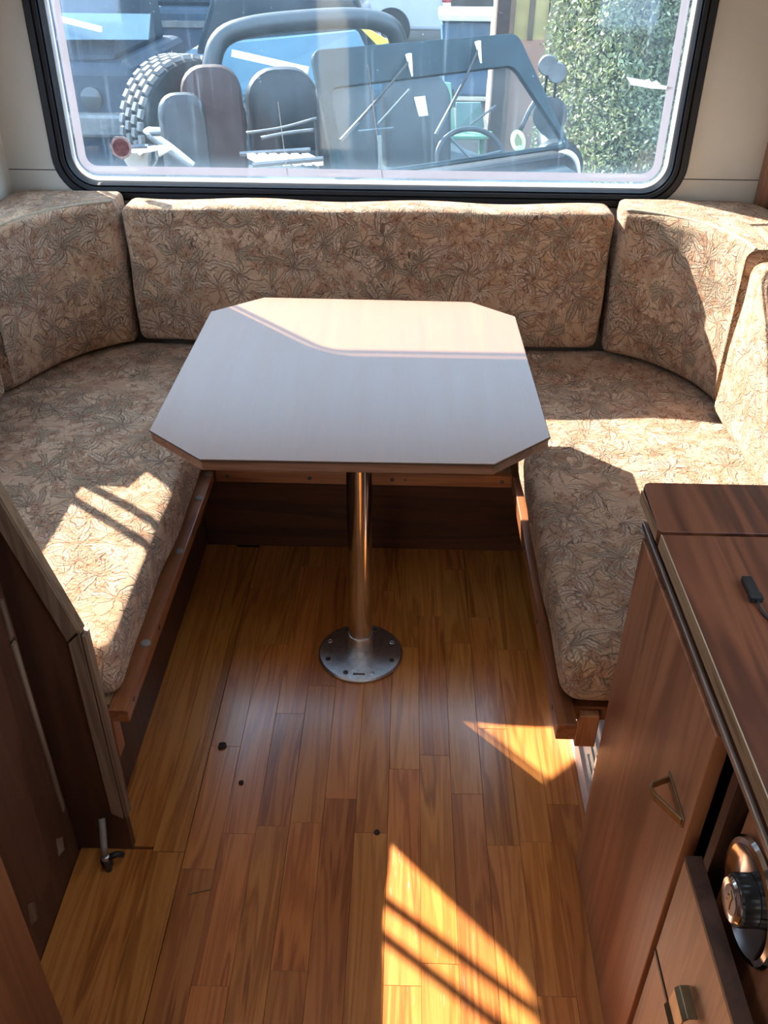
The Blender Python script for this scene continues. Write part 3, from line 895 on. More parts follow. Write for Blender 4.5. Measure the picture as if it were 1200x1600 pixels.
# ------------------------------------------------------------------ left side: partition, wardrobe, near cabinet
p = thing('partition_panel', (-0.75, 1.065, 0), 'dark bench end panel with worn pale edge and sloping top at the left', 'panel')
prof = [(-0.595, 0.003), (-0.595, 0.93), (-0.5855, 0.86), (-0.5035, 0.565), (-0.498, 0.545), (-0.498, 0.003)]
prof = [(-1.06, 0.003), (-1.06, 0.955), (-0.612, 0.955), (-0.507, 0.566), (-0.500, 0.540), (-0.500, 0.003)]
G().prism(prof, 'Y', 1.052, 1.068).build('board', WALNUT_D, p)
e1 = [(-0.612, 0.955), (-0.507, 0.566), (-0.500, 0.540)]
G().beam((-0.612, 1.0605, 0.955), (-0.5035, 1.0605, 0.553), 0.020, 0.006, (1, 0, 0.27)).build('edge_strip', LIPPING, p)
G().beam((-0.4975, 1.0605, 0.548), (-0.4975, 1.0605, 0.10), 0.006, 0.020, (0, 1, 0)).build('edge_strip', LIPPING, p)
G().prism([(-0.603, 0.83), (-0.524, 0.54), (-0.504, 0.562), (-0.583, 0.85)], 'Y', 1.047, 1.0518).build('lipping', LIPPING, p)
G().prism([(-0.523, 0.535), (-0.523, 0.115), (-0.503, 0.10), (-0.503, 0.555)], 'Y', 1.047, 1.0518).build('lipping', LIPPING, p)

w = thing('wardrobe', (-0.85, 0.87, 0), 'dark walnut wardrobe front at the left with pale worn marks', 'cabinet')
G().box(-1.07, -0.603, 0.70, 1.046, 0.0, 1.90).build('carcass', WALNUT_D, w)
G().box(-0.603, -0.598, 0.70, 1.015, 0.10, 1.80).build('door', WALNUT_D, w, bevel=0.001)
G().box(-0.6000, -0.5965, 1.019, 1.030, 0.15, 0.555).build('edge_strip', LIPPING, w)
G().box(-0.6000, -0.5965, 1.019, 1.030, 0.565, 0.64).build('edge_strip', LIPPING, w)
for (ya, yb, za, zb) in ((0.965, 0.995, 0.085, 0.135), (0.828, 0.858, 0.09, 0.15)):
    G().prism([(ya, za + .015), (yb - .006, za), (yb, zb - .02), (ya + .01, zb)], 'X', -0.598, -0.5965).build('worn_patch', LIPPING, w)

nc = thing('corner_cabinet', (-0.8, 0.3, 0), 'reddish walnut cabinet edge in the near left corner', 'cabinet')
G().box(-1.07, -0.503, -0.4, 0.692, 0.0, 1.90).build('carcass', WALNUT_D, nc, bevel=0.003)
G().box(-0.503, -0.4985, -0.4, 0.685, 0.02, 1.88).build('door', wood('reddish walnut door', (0.10, 0.032, 0.012), (0.17, 0.062, 0.026), (0.22, 0.088, 0.04), 'Z', 0.8, 0.4, 0.2, 0.3, 0.8), nc, bevel=0.001)

v = thing('drain_tap', (-0.525, 1.02, 0), 'small dark drain tap with metal collar at the foot of the partition', 'tap')
G().lathe([(0.0065, 0.0), (0.0065, 0.016), (0.0105, 0.017), (0.011, 0.030), (0.008, 0.034)], (-0.535, 1.008, 0.0), 'Z', 20).build('cap', BLACK, v, smooth='auto')
G().lathe([(0.006, 0.034), (0.0085, 0.035), (0.0085, 0.043), (0.006, 0.045)], (-0.535, 1.008, 0.0), 'Z', 20).build('collar', STEEL, v, smooth='auto')
G().tube([(-0.535, 1.008, 0.044), (-0.537, 1.016, 0.062), (-0.540, 1.034, 0.085), (-0.543, 1.046, 0.10)], 0.0065, 10).build('pipe', plain('grey hose', (0.25, 0.21, 0.18), 0.5), v, smooth=True)
G().tube([(-0.530, 1.008, 0.038), (-0.515, 1.014, 0.040), (-0.507, 1.02, 0.030)], 0.006, 10).build('elbow', BLACK, v, smooth=True)

# ------------------------------------------------------------------ crumbs on the floor
DIRT = plain('dark dirt', (0.025, 0.014, 0.01), 0.9)


def crumb(x, y, s, label, seed, mat=DIRT, flat=0.35, cat='dirt'):
    rg = random.Random(seed)
    bm = bmesh.new(); bmesh.ops.create_icosphere(bm, subdivisions=2, radius=s)
    for q in bm.verts:
        f = 1 + rg.uniform(-.35, .35); q.co = Vector((q.co.x * f, q.co.y * f * 1.3, q.co.z * flat))
    me = bpy.data.meshes.new('dirt_crumb'); bm.to_mesh(me); bm.free(); me.materials.append(mat)
    ob = bpy.data.objects.new('dirt_crumb', me); COL.objects.link(ob); ob.location = (x, y, s * flat * .8)
    tag(ob, label, cat)


crumb(-0.375, 1.315, 0.009, 'largest dark dirt crumb on the floor, left of the pillar foot', 1)
crumb(-0.318, 1.218, 0.005, 'small dark crumb on the bluish floor sheen, nearer than the largest one', 2)
crumb(-0.031, 1.105, 0.005, 'dark crumb on the floor above the big sun patch', 3)
sl = G().beam((-0.375, 0.962, 0.001), (-0.335, 0.972, 0.0015), 0.0022, 0.0016).build('wood_sliver', PLY)
tag(sl, 'pale wood sliver lying on the floor at lower left', 'splinter')

# ------------------------------------------------------------------ outside the window
GZ = -0.70
GRAVEL = plain('dusty grey yard', (0.075, 0.07, 0.062), 0.95, 0, 0.4, 6, bump=0.4)
g = G().add([(-40, -20, GZ), (40, -20, GZ), (40, 60, GZ), (-40, 60, GZ)], [(0, 1, 2, 3)])
struct(g.build('ground', GRAVEL), 'dusty grey yard outside the window')

TYRE = plain('dusty tyre rubber', (0.016, 0.018, 0.020), 0.8, 0, 0.3, 30, 0.2)
TREAD = plain('tread with painted sunlight', (0.12, 0.12, 0.12), 0.7, 0, 0.3, 40)  # paler than the tyre: sunlight on the tread put into the colour
DARKPAINT = plain('dark petrol paint', (0.012, 0.026, 0.034), 0.55, 0, 0.2, 8, 0.2)
DARKVINYL = plain('dark vinyl', (0.012, 0.015, 0.019), 0.42, 0, 0.25, 20, 0.4)
BROWNVINYL = plain('brown vinyl', (0.032, 0.020, 0.020), 0.6, 0, 0.2, 20, 0.2)
PADDING = plain('grey roll bar padding', (0.020, 0.026, 0.032), 0.42, 0, 0.2, 16, 0.5)
BLUEPAINT = plain('light blue paint', (0.045, 0.105, 0.145), 0.5, 0, 0.1, 6, 0.25)
WHITEPAINT = plain('white van paint', (0.30, 0.32, 0.35), 0.45, 0, 0.06, 4, 0.3)
DARKGLASS = plain('dark car glass', (0.02, 0.03, 0.04), 0.08, 0, 0.1, 4)
GREEN = plain('pale green plastic', (0.10, 0.21, 0.12), 0.5, 0, 0.15, 12)
YELLOW = plain('yellow plastic', (0.75, 0.62, 0.08), 0.5)
RED = plain('red lens', (0.30, 0.03, 0.03), 0.2)
BINBLUE = plain('blue bin plastic', (0.05, 0.13, 0.24), 0.45)
GREY = plain('weathered grey steel', (0.10, 0.105, 0.11), 0.5, 0.3, 0.25, 20)


def V(px, py, Y):
    return at(px, py, Y)


# --- the open off-road car in front of the window
jl = V(505, 270, 4.45); 
car = thing('offroad_car', (0.0, 5.3, GZ), 'dark open off-road car with upright windscreen and padded roll bar', 'car')
TL, TR, BR, BL = V(483, 82, 4.60), V(803, 55, 5.15), V(886, 232, 4.95), V(522, 285, 4.40)
nrm = (TR - TL).cross(BL - TL).normalized()
if nrm.y > 0: nrm = -nrm
# windscreen frame: outer and inner rounded quads


def quad_loop(A, B, C, D, inset, rad, n=6):
    """rounded quad in order TL TR BR BL"""
    P = [A, B, C, D]; out = []
    cen = (A + B + C + D) / 4
    Q = []
    for i in range(4):
        a, b_, c_ = P[i - 1], P[i], P[(i + 1) % 4]
        d1 = (a - b_).normalized(); d2 = (c_ - b_).normalized()
        Q.append(b_ + (d1 + d2) * inset[i] if isinstance(inset, (list, tuple)) else b_ + (d1 + d2) * inset)
    for i in range(4):
        a, b_, c_ = Q[i - 1], Q[i], Q[(i + 1) % 4]
        s = b_ + (a - b_).normalized() * rad; e = b_ + (c_ - b_).normalized() * rad
        for kk in range(n + 1):
            t = kk / n
            out.append(s * (1 - t) ** 2 + b_ * 2 * t * (1 - t) + e * t * t)
    return out


dn = (BL - TL).normalized(); rt = (TR - TL).normalized()
iA, iB, iC, iD = TL + dn * 0.17 + rt * 0.055, TR + dn * 0.15 - rt * 0.05, BR - dn * 0.02 - rt * 0.03, BL - dn * 0.02 + rt * 0.055
o1 = quad_loop(TL, TR, BR, BL, 0.0, 0.05); i1 = quad_loop(iA, iB, iC, iD, 0.0, 0.05)
th = nrm * 0.035
ws = G().loops([o1, [q + th for q in o1], [q + th for q in i1], i1, o1]).build('windscreen_frame', DARKPAINT, car, bevel=0.004)
mid = [q + th * 0.5 for q in i1]
G().loops([[q + nrm * 0.003 for q in mid], [q - nrm * 0.003 for q in mid]], True, True, True).build('windscreen', CARGLASS, car)
for (a, b_, cpx) in (((640, 95), (560, 190), 0), ((748, 75), (700, 175), 1)):
    pa = V(*a, 4.75 if cpx == 0 else 4.95) ; pb = V(*b_, 4.55 if cpx == 0 else 4.80)
    wp = G().tube([pa, pa * .5 + pb * .5 + nrm * 0.02, pb], 0.006, 6).build('wiper', BLACK, car)
    dv = (pb - pa).normalized()
    G().beam(pb - dv * 0.16 + rt * 0.01, pb + dv * 0.12 - rt * 0.01, 0.008, 0.016).build('wiper_blade', GREY, wp)
    G().tube([pa - dn * 0.03, pa + dn * 0.07], [0.016, 0.004], 8).build('wiper_cap', WHITEPL, wp)
e = V(806, 222, 4.86) + nrm * 0.02
g = G(); uu = rt; vv = dn
g.loops([[e + uu * 0.045 * math.cos(a) + vv * 0.055 * math.sin(a) + nrm * hh for a in [2 * math.pi * q / 24 for q in range(24)]] for hh in (0, 0.002)], True, True, True)
g.build('sticker', plain('pale yellow sticker', (0.50, 0.47, 0.18), 0.6, 0, 0.3, 60), car)
g = G(); e2 = e + nrm * 0.002
g.loops([[e2 + uu * 0.022 * math.cos(a) + vv * 0.028 * math.sin(a) * (1 + .3 * math.sin(3 * a)) + nrm * hh for a in [2 * math.pi * q / 24 for q in range(24)]] for hh in (0, 0.002)], True, True, True)
g.build('sticker_emblem', plain('olive print', (0.14, 0.13, 0.05), 0.6), car)
cpos = V(655, 168, 4.72) + nrm * 0.02
G().loops([[cpos + uu * (a * 0.03) + vv * (c * 0.045) + nrm * hh for a, c in ((-1, -1), (1, -1), (1, 1), (-.7, 1))] for hh in (0, .002)], True, True, True).build('paper_note', plain('paper', (0.55, 0.53, 0.48), 0.8), car)
# roll bar
rb = smooth_path([V(333, 300, 5.55), V(326, 200, 5.6), V(330, 110, 5.65), V(345, 62, 5.7), V(390, 42, 5.75), V(470, 32, 5.85), V(550, 28, 5.95), V(600, 36, 6.0), V(620, 58, 6.05), V(628, 120, 6.1), V(632, 300, 6.1)], 48)
G().tube(rb, 0.055, 12).build('roll_bar', PADDING, car, smooth=True)
# seats


def seat(c, w, h, tilt, mat, rot):
    prof = rr(0, h / 2, w / 2, h / 2, min(w, h) * .40, 6)
    ux = Vector((math.cos(rot), math.sin(rot), 0)); bk = Vector((-math.sin(rot), math.cos(rot), 0))
    up = (Vector((0, 0, 1)) + bk * tilt).normalized()
    Ls = []
    for (sc, dd) in ((0.86, -0.02), (0.97, 0.0), (1.0, 0.04), (0.97, 0.085), (0.86, 0.10)):
        Ls.append([c + ux * (u * sc) + up * (h / 2 + (q - h / 2) * sc) + bk * dd for (u, q) in prof])
    return G().loops(Ls, True, True, True).build('seat_back', mat, car, smooth='auto')


seat(V(548, 300, 5.35), 0.36, 0.62, 0.12, DARKVINYL, 0.35)
seat(V(655, 300, 5.55), 0.42, 0.66, 0.12, DARKVINYL, 0.35)
seat(V(455, 300, 5.9), 0.46, 0.72, 0.15, DARKVINYL, 0.35)
seat(V(348, 300, 5.30), 0.34, 0.66, 0.18, BROWNVINYL, 0.3)
seat(V(300, 300, 5.1), 0.26, 0.50, 0.15, DARKVINYL, 0.3)
# steering wheel and column
sc_ = V(735, 248, 5.0)
ring_pts = []
ax1 = Vector((0.9, 0.3, 0.0)).normalized(); ax2 = Vector((-0.12, 0.45, 0.85)).normalized()
for q in range(33):
    a = 2 * math.pi * q / 32
    ring_pts.append(sc_ + ax1 * 0.19 * math.cos(a) + ax2 * 0.155 * math.sin(a))
sw = G().tube(ring_pts, 0.014, 8, False).build('steering_wheel', BLACK, car, smooth=True)
for a in (0.2, 2.2, 4.3):
    G().tube([sc_, sc_ + ax1 * 0.19 * math.cos(a) + ax2 * 0.155 * math.sin(a)], 0.009, 6).build('spoke', GREY, sw)
G().tube([sc_, sc_ + Vector((0.03, -0.35, -0.22))], 0.02, 8).build('steering_column', BLACK, car)
# dashboard, bonnet, tub, doors
bl, br = BL + Vector((0, 0, -0.02)), BR + Vector((0, 0, -0.02))
G().loops([[bl, br, br + Vector((-0.12, 0.24, -0.02)), bl + Vector((-0.12, 0.24, -0.02))], [q + Vector((0, 0, -0.12)) for q in (bl, br, br + Vector((-0.12, 0.24, -0.02)), bl + Vector((-0.12, 0.24, -0.02)))]], True, True, True).build('dashboard', DARKVINYL, car, bevel=0.02)
fw = Vector((0.42, -0.9, 0)).normalized()
ln = min(0.95, 0)
hood = [bl + Vector((0, 0, -0.05)), br + Vector((0, 0, -0.05)), br + fw * 0.9 + Vector((-.08, 0, -0.12)), bl + fw * 0.75 + Vector((.08, 0, -0.12))]
G().loops([hood, [q + Vector((0, 0, -0.45)) for q in hood]], True, True, True).build('bonnet', DARKPAINT, car, bevel=0.03)
tubp = [bl + Vector((-0.05, 0.02, -0.2)), br + Vector((0.05, 0.02, -0.2)), br + Vector((-0.75, 1.55, -0.2)), bl + Vector((-0.85, 1.55, -0.2))]
G().loops([[q + Vector((0, 0, 0.02)) for q in tubp], [q + Vector((0, 0, -0.55)) for q in tubp]], True, True, True).build('body_tub', DARKPAINT, car, bevel=0.03)
for (pp, sg) in ((bl + fw * 0.4 + Vector((0.12, 0, 0)), 1), (br + fw * 0.45 - Vector((0.15, 0, 0)), 1), (bl + Vector((-0.62, 1.35, 0)), 1), (br + Vector((-0.72, 1.35, 0)), 1)):
    G().lathe([(0.20, -0.09), (0.34, -0.09), (0.36, -0.06), (0.36, 0.06), (0.34, 0.09), (0.20, 0.09)], (pp.x, pp.y, GZ + 0.36), 'X', 28).build('wheel', TYRE, car, smooth='auto')
# grab handles, levers, belts seen between the seats
for path in (((590, 195), (640, 140)), ((615, 200), (560, 205)), ((735, 195), (775, 165))):
    G().tube([V(*path[0], 5.2), V(*path[1], 5.2)], 0.007, 6).build('lever', GREY, car)

# --- spare wheel with chunky tread carried on the car's left rear
wc = V(292, 200, 6.3)
R = 0.43
KW = R / 0.325
axw = Vector((0.76, -0.65, 0.05)).normalized()          # wheel axle, turned to the viewer's right
e1 = axw.cross(Vector((0, 0, 1))).normalized(); e2 = e1.cross(axw).normalized()


def wp_(rad, a, h):
    return wc + (e1 * math.cos(a) + e2 * math.sin(a)) * rad + axw * h * KW


nn = 48; Ls = []
for (rad, h) in ((0.17, -0.06), (0.20, -0.105), (0.26, -0.118), (0.305, -0.105), (R - .012, -0.085), (R - .008, 0.0), (R - .012, 0.085), (0.305, 0.105), (0.26, 0.118), (0.20, 0.105), (0.17, 0.06), (0.17, -0.06)):
    Ls.append([wp_(rad if rad > R - .03 else rad * KW, 2 * math.pi * q / nn, h) for q in range(nn)])
sp = G().loops(Ls).build('spare_wheel', TYRE, car, smooth='auto')
Ls = [[wp_(rad * KW, 2 * math.pi * q / nn, h) for q in range(nn)] for (rad, h) in ((0.175, 0.07), (0.165, 0.075), (0.15, 0.03), (0.06, 0.05), (0.03, 0.05))]
G().loops(Ls, True, False, True).build('rim', DARKVINYL, sp, smooth='auto')
for q in range(36):
    for col_ in range(4):
        a0 = 2 * math.pi * (q + 0.5 * (col_ % 2)) / 36
        h0 = -0.096 + 0.048 * col_
        g = G()
        lo = [wp_(R - 0.014, a0 + da, h0 + dh) for da, dh in ((0.01, 0.004), (0.145, 0.012), (0.135, 0.044), (0.0, 0.036))]
        hi = [wp_(R + 0.012, a0 + da, h0 + dh) for da, dh in ((0.025, 0.008), (0.135, 0.014), (0.125, 0.040), (0.015, 0.034))]
        if math.sin(a0) < -0.5: continue
        g.loops([lo, hi], True, False, True).build('tread_block', TREAD, sp)

# --- blue saloon bonnet and windscreen behind
bc = thing('blue_car', (-0.9, 8.6, GZ), 'light blue car parked behind the open off-road car', 'car')
zt = 0.0
P0, P1, P2, P3 = V(335, 62, 7.5), V(560, 42, 8.2), V(600, 130, 7.8), V(345, 150, 7.2)
G().loops([[P0, P1, P2, P3], [q + Vector((0.0, 0.10, -0.5)) for q in (P0, P1, P2, P3)]], True, True, True).build('bonnet', BLUEPAINT, bc, bevel=0.04)
G().beam(V(362, 83, 7.3), V(482, 110, 7.3), 0.02, 0.045).build('chrome_trim', WHITEPL, bc)
G().box(-2.0, -0.1, 8.0, 10.0, GZ + 0.3, 0.52).build('body', BLUEPAINT, bc, bevel=0.08, seg=3)
G().prism([(-1.85, 0.5), (-0.25, 0.5), (-0.45, 0.98), (-1.65, 0.98)], 'Y', 8.5, 9.8).build('cabin', DARKGLASS, bc, bevel=0.05)
for (xx, yy) in ((-1.95, 8.3), (-0.15, 8.3), (-1.95, 9.6), (-0.15, 9.6)):
    G().lathe([(0.18, -0.1), (0.30, -0.1), (0.31, 0), (0.30, 0.1), (0.18, 0.1)], (xx, yy, GZ + 0.31), 'X', 24).build('wheel', TYRE, bc, smooth='auto')

# --- dark car at far left with a pale windscreen
lc = thing('parked_car', (-3.4, 8.2, GZ), 'dark blue car parked at far left with pale windscreen', 'car')
G().box(-4.7, -2.15, 7.6, 9.6, GZ + 0.28, 0.56).build('body', plain('dark blue paint', (0.014, 0.028, 0.048), 0.5, 0, 0.1, 5, 0.25), lc, bevel=0.1, seg=3)
G().prism([(7.7, 0.55), (9.4, 0.55), (9.2, 1.25), (8.1, 1.25)], 'X', -4.5, -2.3).build('cabin', plain('dark blue paint', (0.035, 0.06, 0.10)), lc, bevel=0.05)
a_, b_, c_, d_ = V(92, 20, 7.85), V(235, 22, 7.85), V(232, 62, 7.62), V(88, 62, 7.62)
G().loops([[a_, b_, c_, d_], [q + Vector((0, 0.02, 0)) for q in (a_, b_, c_, d_)]], True, True, True).build('windscreen', plain('pale blue windscreen', (0.045, 0.09, 0.12), 0.35), lc)  # flat pale blue, lighter than the other car glass
G().beam(V(96, 30, 7.7), V(158, 46, 7.6), 0.03, 0.035).build('wiper', WHITEPL, lc)
G().box(-4.75, -2.12, 7.5, 7.62, 0.02, 0.2).build('bumper', GREY, lc, bevel=0.03)
for xx in (-4.3, -2.5):
    G().lathe([(0.18, -0.1), (0.30, -0.1), (0.31, 0), (0.30, 0.1), (0.18, 0.1)], (xx, 8.0, GZ + 0.31), 'X', 24).build('wheel', TYRE, lc, smooth='auto')
    G().lathe([(0.085, 0), (0.085, -0.03), (0.06, -0.04)], (xx, 7.6, 0.30), 'Y', 24).build('headlamp', DARKGLASS, lc, smooth='auto')

# --- dark van behind the roll bar
dv_ = thing('dark_van', (-1.9, 12.2, GZ), 'dark blue van standing behind the roll bar, filling the top left of the window', 'van')
xa_, xb_ = V(205, 10, 12).x, V(528, 10, 12).x
DVP = plain('deep blue van paint', (0.016, 0.034, 0.058), 0.5, 0, 0.15, 3, 0.25)
G().box(xa_, xb_, 12.0, 13.8, GZ + 0.32, 0.62).build('lower_body', DVP, dv_, bevel=0.08, seg=3)
G().box(xa_ + .1, xb_ - .1, 12.06, 13.74, 0.60, 1.75).build('upper_body', DVP, dv_, bevel=0.12, seg=3)
for i in range(3):
    w_ = (xb_ - xa_ - .5) / 3
    G().box(xa_ + .25 + w_ * i + .05, xa_ + .25 + w_ * (i + 1) - .05, 12.02, 12.07, 0.80, 1.45).build('window', DARKGLASS, dv_, bevel=0.03)
G().box(xa_ + .1, xb_ - .1, 11.975, 12.01, 0.40, 0.47).build('side_moulding', GREY, dv_)
for xx in (xa_ + .6, xb_ - .6):
    G().lathe([(0.2, -0.02), (0.31, -0.02), (0.33, 0.05), (0.33, 0.2), (0.2, 0.2)], (xx, 11.97, GZ + 0.33), 'Y', 28).build('wheel', TYRE, dv_, smooth='auto')

# --- white van far behind
vn = thing('white_van', (-1.2, 20.5, GZ), 'white van far behind with red tail lamp', 'van')
xr = V(703, 20, 20).x
G().box(xr - 4.6, xr, 20.0, 21.8, GZ + 0.35, 0.72).build('lower_body', WHITEPAINT, vn, bevel=0.08, seg=3)
G().box(xr - 4.2, xr - 0.06, 20.06, 21.74, 0.72, 1.9).build('upper_body', WHITEPAINT, vn, bevel=0.12, seg=3)
for i in range(3):
    G().box(xr - 1.55 - 1.3 * i, xr - 0.45 - 1.3 * i, 20.02, 20.07, 0.80, 1.5).build('window', DARKGLASS, vn, bevel=0.03)
G().box(xr - 4.5, xr - 0.3, 19.97, 20.01, 0.62, 0.70).build('side_moulding', WHITEPL, vn)
G().box(xr - 0.16, xr + 0.015, 19.96, 20.10, 0.15, 0.66).build('tail_lamp', RED, vn, bevel=0.02)
G().box(xr - 0.15, xr + 0.01, 19.965, 20.09, 0.06, 0.15).build('reversing_lamp', WHITEPL, vn, bevel=0.02)
for xx in (xr - 1.15, xr - 3.9):
    wl = G().lathe([(0.2, -0.02), (0.36, -0.02), (0.38, 0.05), (0.38, 0.2), (0.2, 0.2)], (xx, 19.97, GZ + 0.38), 'Y', 28).build('wheel', TYRE, vn, smooth='auto')
    G().lathe([(0.03, -0.05), (0.19, -0.03), (0.21, 0.0), (0.21, 0.06)], (xx, 19.97, GZ + 0.38), 'Y', 24).build('rim', GREY, wl, smooth='auto')

# --- blue wheelie bin, brown post, house corner
b0 = V(745, 40, 14); bn = thing('waste_bin', (b0.x, 14, GZ), 'blue waste bin with pale lid beside the brown post', 'bin')
zl = V(745, 30, 14).z
G().loops([[(b0.x - .42, 13.7, GZ + .12), (b0.x + .40, 13.7, GZ + .12), (b0.x + .40, 14.3, GZ + .12), (b0.x - .42, 14.3, GZ + .12)],
           [(b0.x - .50, 13.6, zl), (b0.x + .46, 13.6, zl), (b0.x + .46, 14.4, zl), (b0.x - .50, 14.4, zl)]], True, True, True).build('body', BINBLUE, bn, bevel=0.04)
G().prism([(13.52, zl + .01), (13.55, zl + .09), (14.0, zl + .15), (14.42, zl + .12), (14.42, zl + .01)], 'X', b0.x - .53, b0.x + .49).build('lid', plain('pale blue lid', (0.32, 0.45, 0.52), 0.4), bn, bevel=0.02)
for xx in (-.35, .33):
    G().lathe([(0.02, 0), (0.11, 0), (0.12, .03), (0.11, .06), (0.02, .06)], (b0.x + xx, 13.75, GZ + .12), 'X', 16).build('wheel', TYRE, bn)
p0 = V(785, 30, 10.1)
tag(G().prism([(p0.x - .065, 10.0), (p0.x + .065, 10.0), (p0.x + .065, 10.2), (p0.x - .065, 10.2)], 'Z', GZ, 2.6).build('timber_post', plain('dark brown post', (0.055, 0.03, 0.022), 0.8, 0, 0.3, 12), bevel=0.01), 'dark brown timber post left of the house corner', 'post')
h0 = V(818, 40, 10.5)
hs = thing('house_corner', (h0.x + 1.2, 11.6, GZ), 'pinkish house corner with pale yellow boards beside the hedge', 'house')
G().box(h0.x - .14, h0.x + 2.6, 10.5, 13.0, GZ, V(818, 62, 10.5).z).build('plinth', plain('pink plaster', (0.46, 0.25, 0.18), 0.9, 0, 0.15, 3), hs)
G().box(h0.x - .12, h0.x + 2.6, 10.53, 13.0, V(818, 62, 10.5).z, 3.2).build('wall', plain('pale yellow board', (0.58, 0.45, 0.20), 0.8, 0, 0.2, 5), hs)
for xx in (-.13, .07, .27, .47):
    G().box(h0.x + xx - .02, h0.x + xx + .035, 10.49, 10.54, V(818, 62, 10.5).z, 3.2).build('board_strip', plain('dark brown board', (0.17, 0.12, 0.08), 0.8), hs)  # brown strips, darker than the wall boards
G().box(h0.x - .165, h0.x - .10, 10.46, 10.6, GZ, 3.2).build('corner_post', plain('brown corner board', (0.22, 0.135, 0.09), 0.8), hs)

# --- yellow flag piece, green chair, louvre, tubes, headlamp, mirrors: things piled round the car
yq = [V(562, 43, 6.3), V(580, 48, 6.3), V(612, 66, 6.3), V(590, 71, 6.3)]
tag(G().loops([yq, [q + Vector((0, .02, 0)) for q in yq]], True, True, True).build('yellow_sheet', YELLOW), 'bright yellow plastic piece showing under the roll bar', 'plastic')

gc = thing('green_chair', (V(715, 200, 6.9).x, 6.95, GZ), 'pale green plastic garden chair seen through the car windscreen', 'chair')
L1 = [V(690, 128, 7.05), V(705, 130, 7.05), V(712, 205, 6.9), V(697, 215, 6.9)]
G().loops([L1, [q + Vector((0, .03, 0)) for q in L1]], True, True, True).build('back_post', GREEN, gc, bevel=0.006)
L2 = [V(712, 160, 7.1), V(752, 160, 7.15), V(757, 200, 7.1), V(712, 205, 7.0)]
G().loops([L2, [q + Vector((0, .03, 0)) for q in L2]], True, True, True).build('backrest', plain('grey green plastic', (0.09, 0.14, 0.12), 0.5), gc, bevel=0.008)
L3 = [V(712, 200, 6.95), V(770, 205, 6.95), V(762, 212, 6.75), V(700, 212, 6.75)]
G().loops([L3, [q + Vector((0, 0, -.03)) for q in L3]], True, True, True).build('seat', GREEN, gc, bevel=0.008)
L4 = [V(688, 195, 6.9), V(700, 180, 6.9), V(702, 205, 6.85), V(690, 210, 6.85)]
G().loops([L4, [q + Vector((0, .03, 0)) for q in L4]], True, True, True).build('armrest', GREEN, gc, bevel=0.006)
for xx, yy in ((0.0, 6.8), (0.24, 6.85), (0.02, 7.1), (0.26, 7.15)):
    q = V(702, 212, 6.8)
    G().tube([(q.x + xx, yy, q.z - .02), (q.x + xx, yy, GZ)], 0.018, 8).build('leg', GREEN, gc)

lv = thing('louvre_panel', (V(430, 255, 4.5).x, 4.5, GZ), 'grey louvred panel with pale slats low in the window', 'panel')
for i in range(6):
    xa = 408 + i * 17
    q = [V(xa, 238, 4.30), V(xa + 9, 238, 4.30), V(xa + 2 - 14 + 20, 252, 4.05), V(xa - 2 - 14 + 12, 252, 4.05)]
    q = [V(xa - 22, 240, 4.30), V(xa - 12, 239, 4.30), V(xa + 12, 251, 4.05), V(xa + 2, 252, 4.05)]
    G().loops([q, [c + Vector((0, 0, -.02)) for c in q]], True, True, True).build('slat', WHITEPL, lv)
G().tube([V(375, 241, 4.32), V(485, 234, 4.32)], 0.012, 6).build('rail', GREY, lv)
G().tube([V(395, 258, 4.03), V(505, 248, 4.03)], 0.012, 6).build('rail', GREY, lv)
q = V(440, 262, 4.03)
G().box(q.x - .22, q.x + .12, 4.08, 4.3, GZ, q.z - .14).build('stand', GREY, lv)

for i, (pts, r_, lab) in enumerate(((((228, 205), (262, 226), (302, 258)), 0.014, 'upper bent pale tube low at the left of the window'),
                                    (((232, 212), (258, 235), (300, 262)), 0.010, 'lower bent pale tube low at the left of the window'),
                                    (((385, 208), (440, 200), (495, 185)), 0.008, 'thin grey rod leaning across the car, upper one'),
                                    (((408, 216), (450, 208), (490, 203)), 0.009, 'thin grey rod leaning across the car, lower one'))):
    pp = smooth_path([V(a, c, (4.25, 4.08, 4.6, 4.5)[i] + 0.02 * j) for j, (a, c) in enumerate(pts)], 10)
    if i < 2:
        pp = [V(250, 204 + 5 * i, (4.30, 4.12)[i]), V(232, 203 + 6 * i, (4.28, 4.10)[i])] + pp
    tag(G().tube(pp, r_, 8).build('metal_tube', GREY if i else plain('pale painted tube', (0.42, 0.42, 0.42), 0.4), smooth=True), lab, 'tube')

hb_ = thing('headlamp_shell', (V(222, 250, 3.9).x, 3.9, V(222, 275, 3.9).z), 'bright chrome lamp shell beside the round window sticker', 'lamp')
q = V(222, 252, 3.9)
G().lathe([(0.02, -.05), (0.055, -.03), (0.075, .01), (0.08, .05), (0.07, .055)], q, 'Z', 24).build('shell', CHROME, hb_, smooth='auto')
G().tube([q + Vector((0.04, 0, 0.03)), q + Vector((0.11, .02, .05)), q + Vector((0.14, .02, .055))], [0.03, .014, .005], 8).build('arm', WHITEPL, hb_, smooth=True)

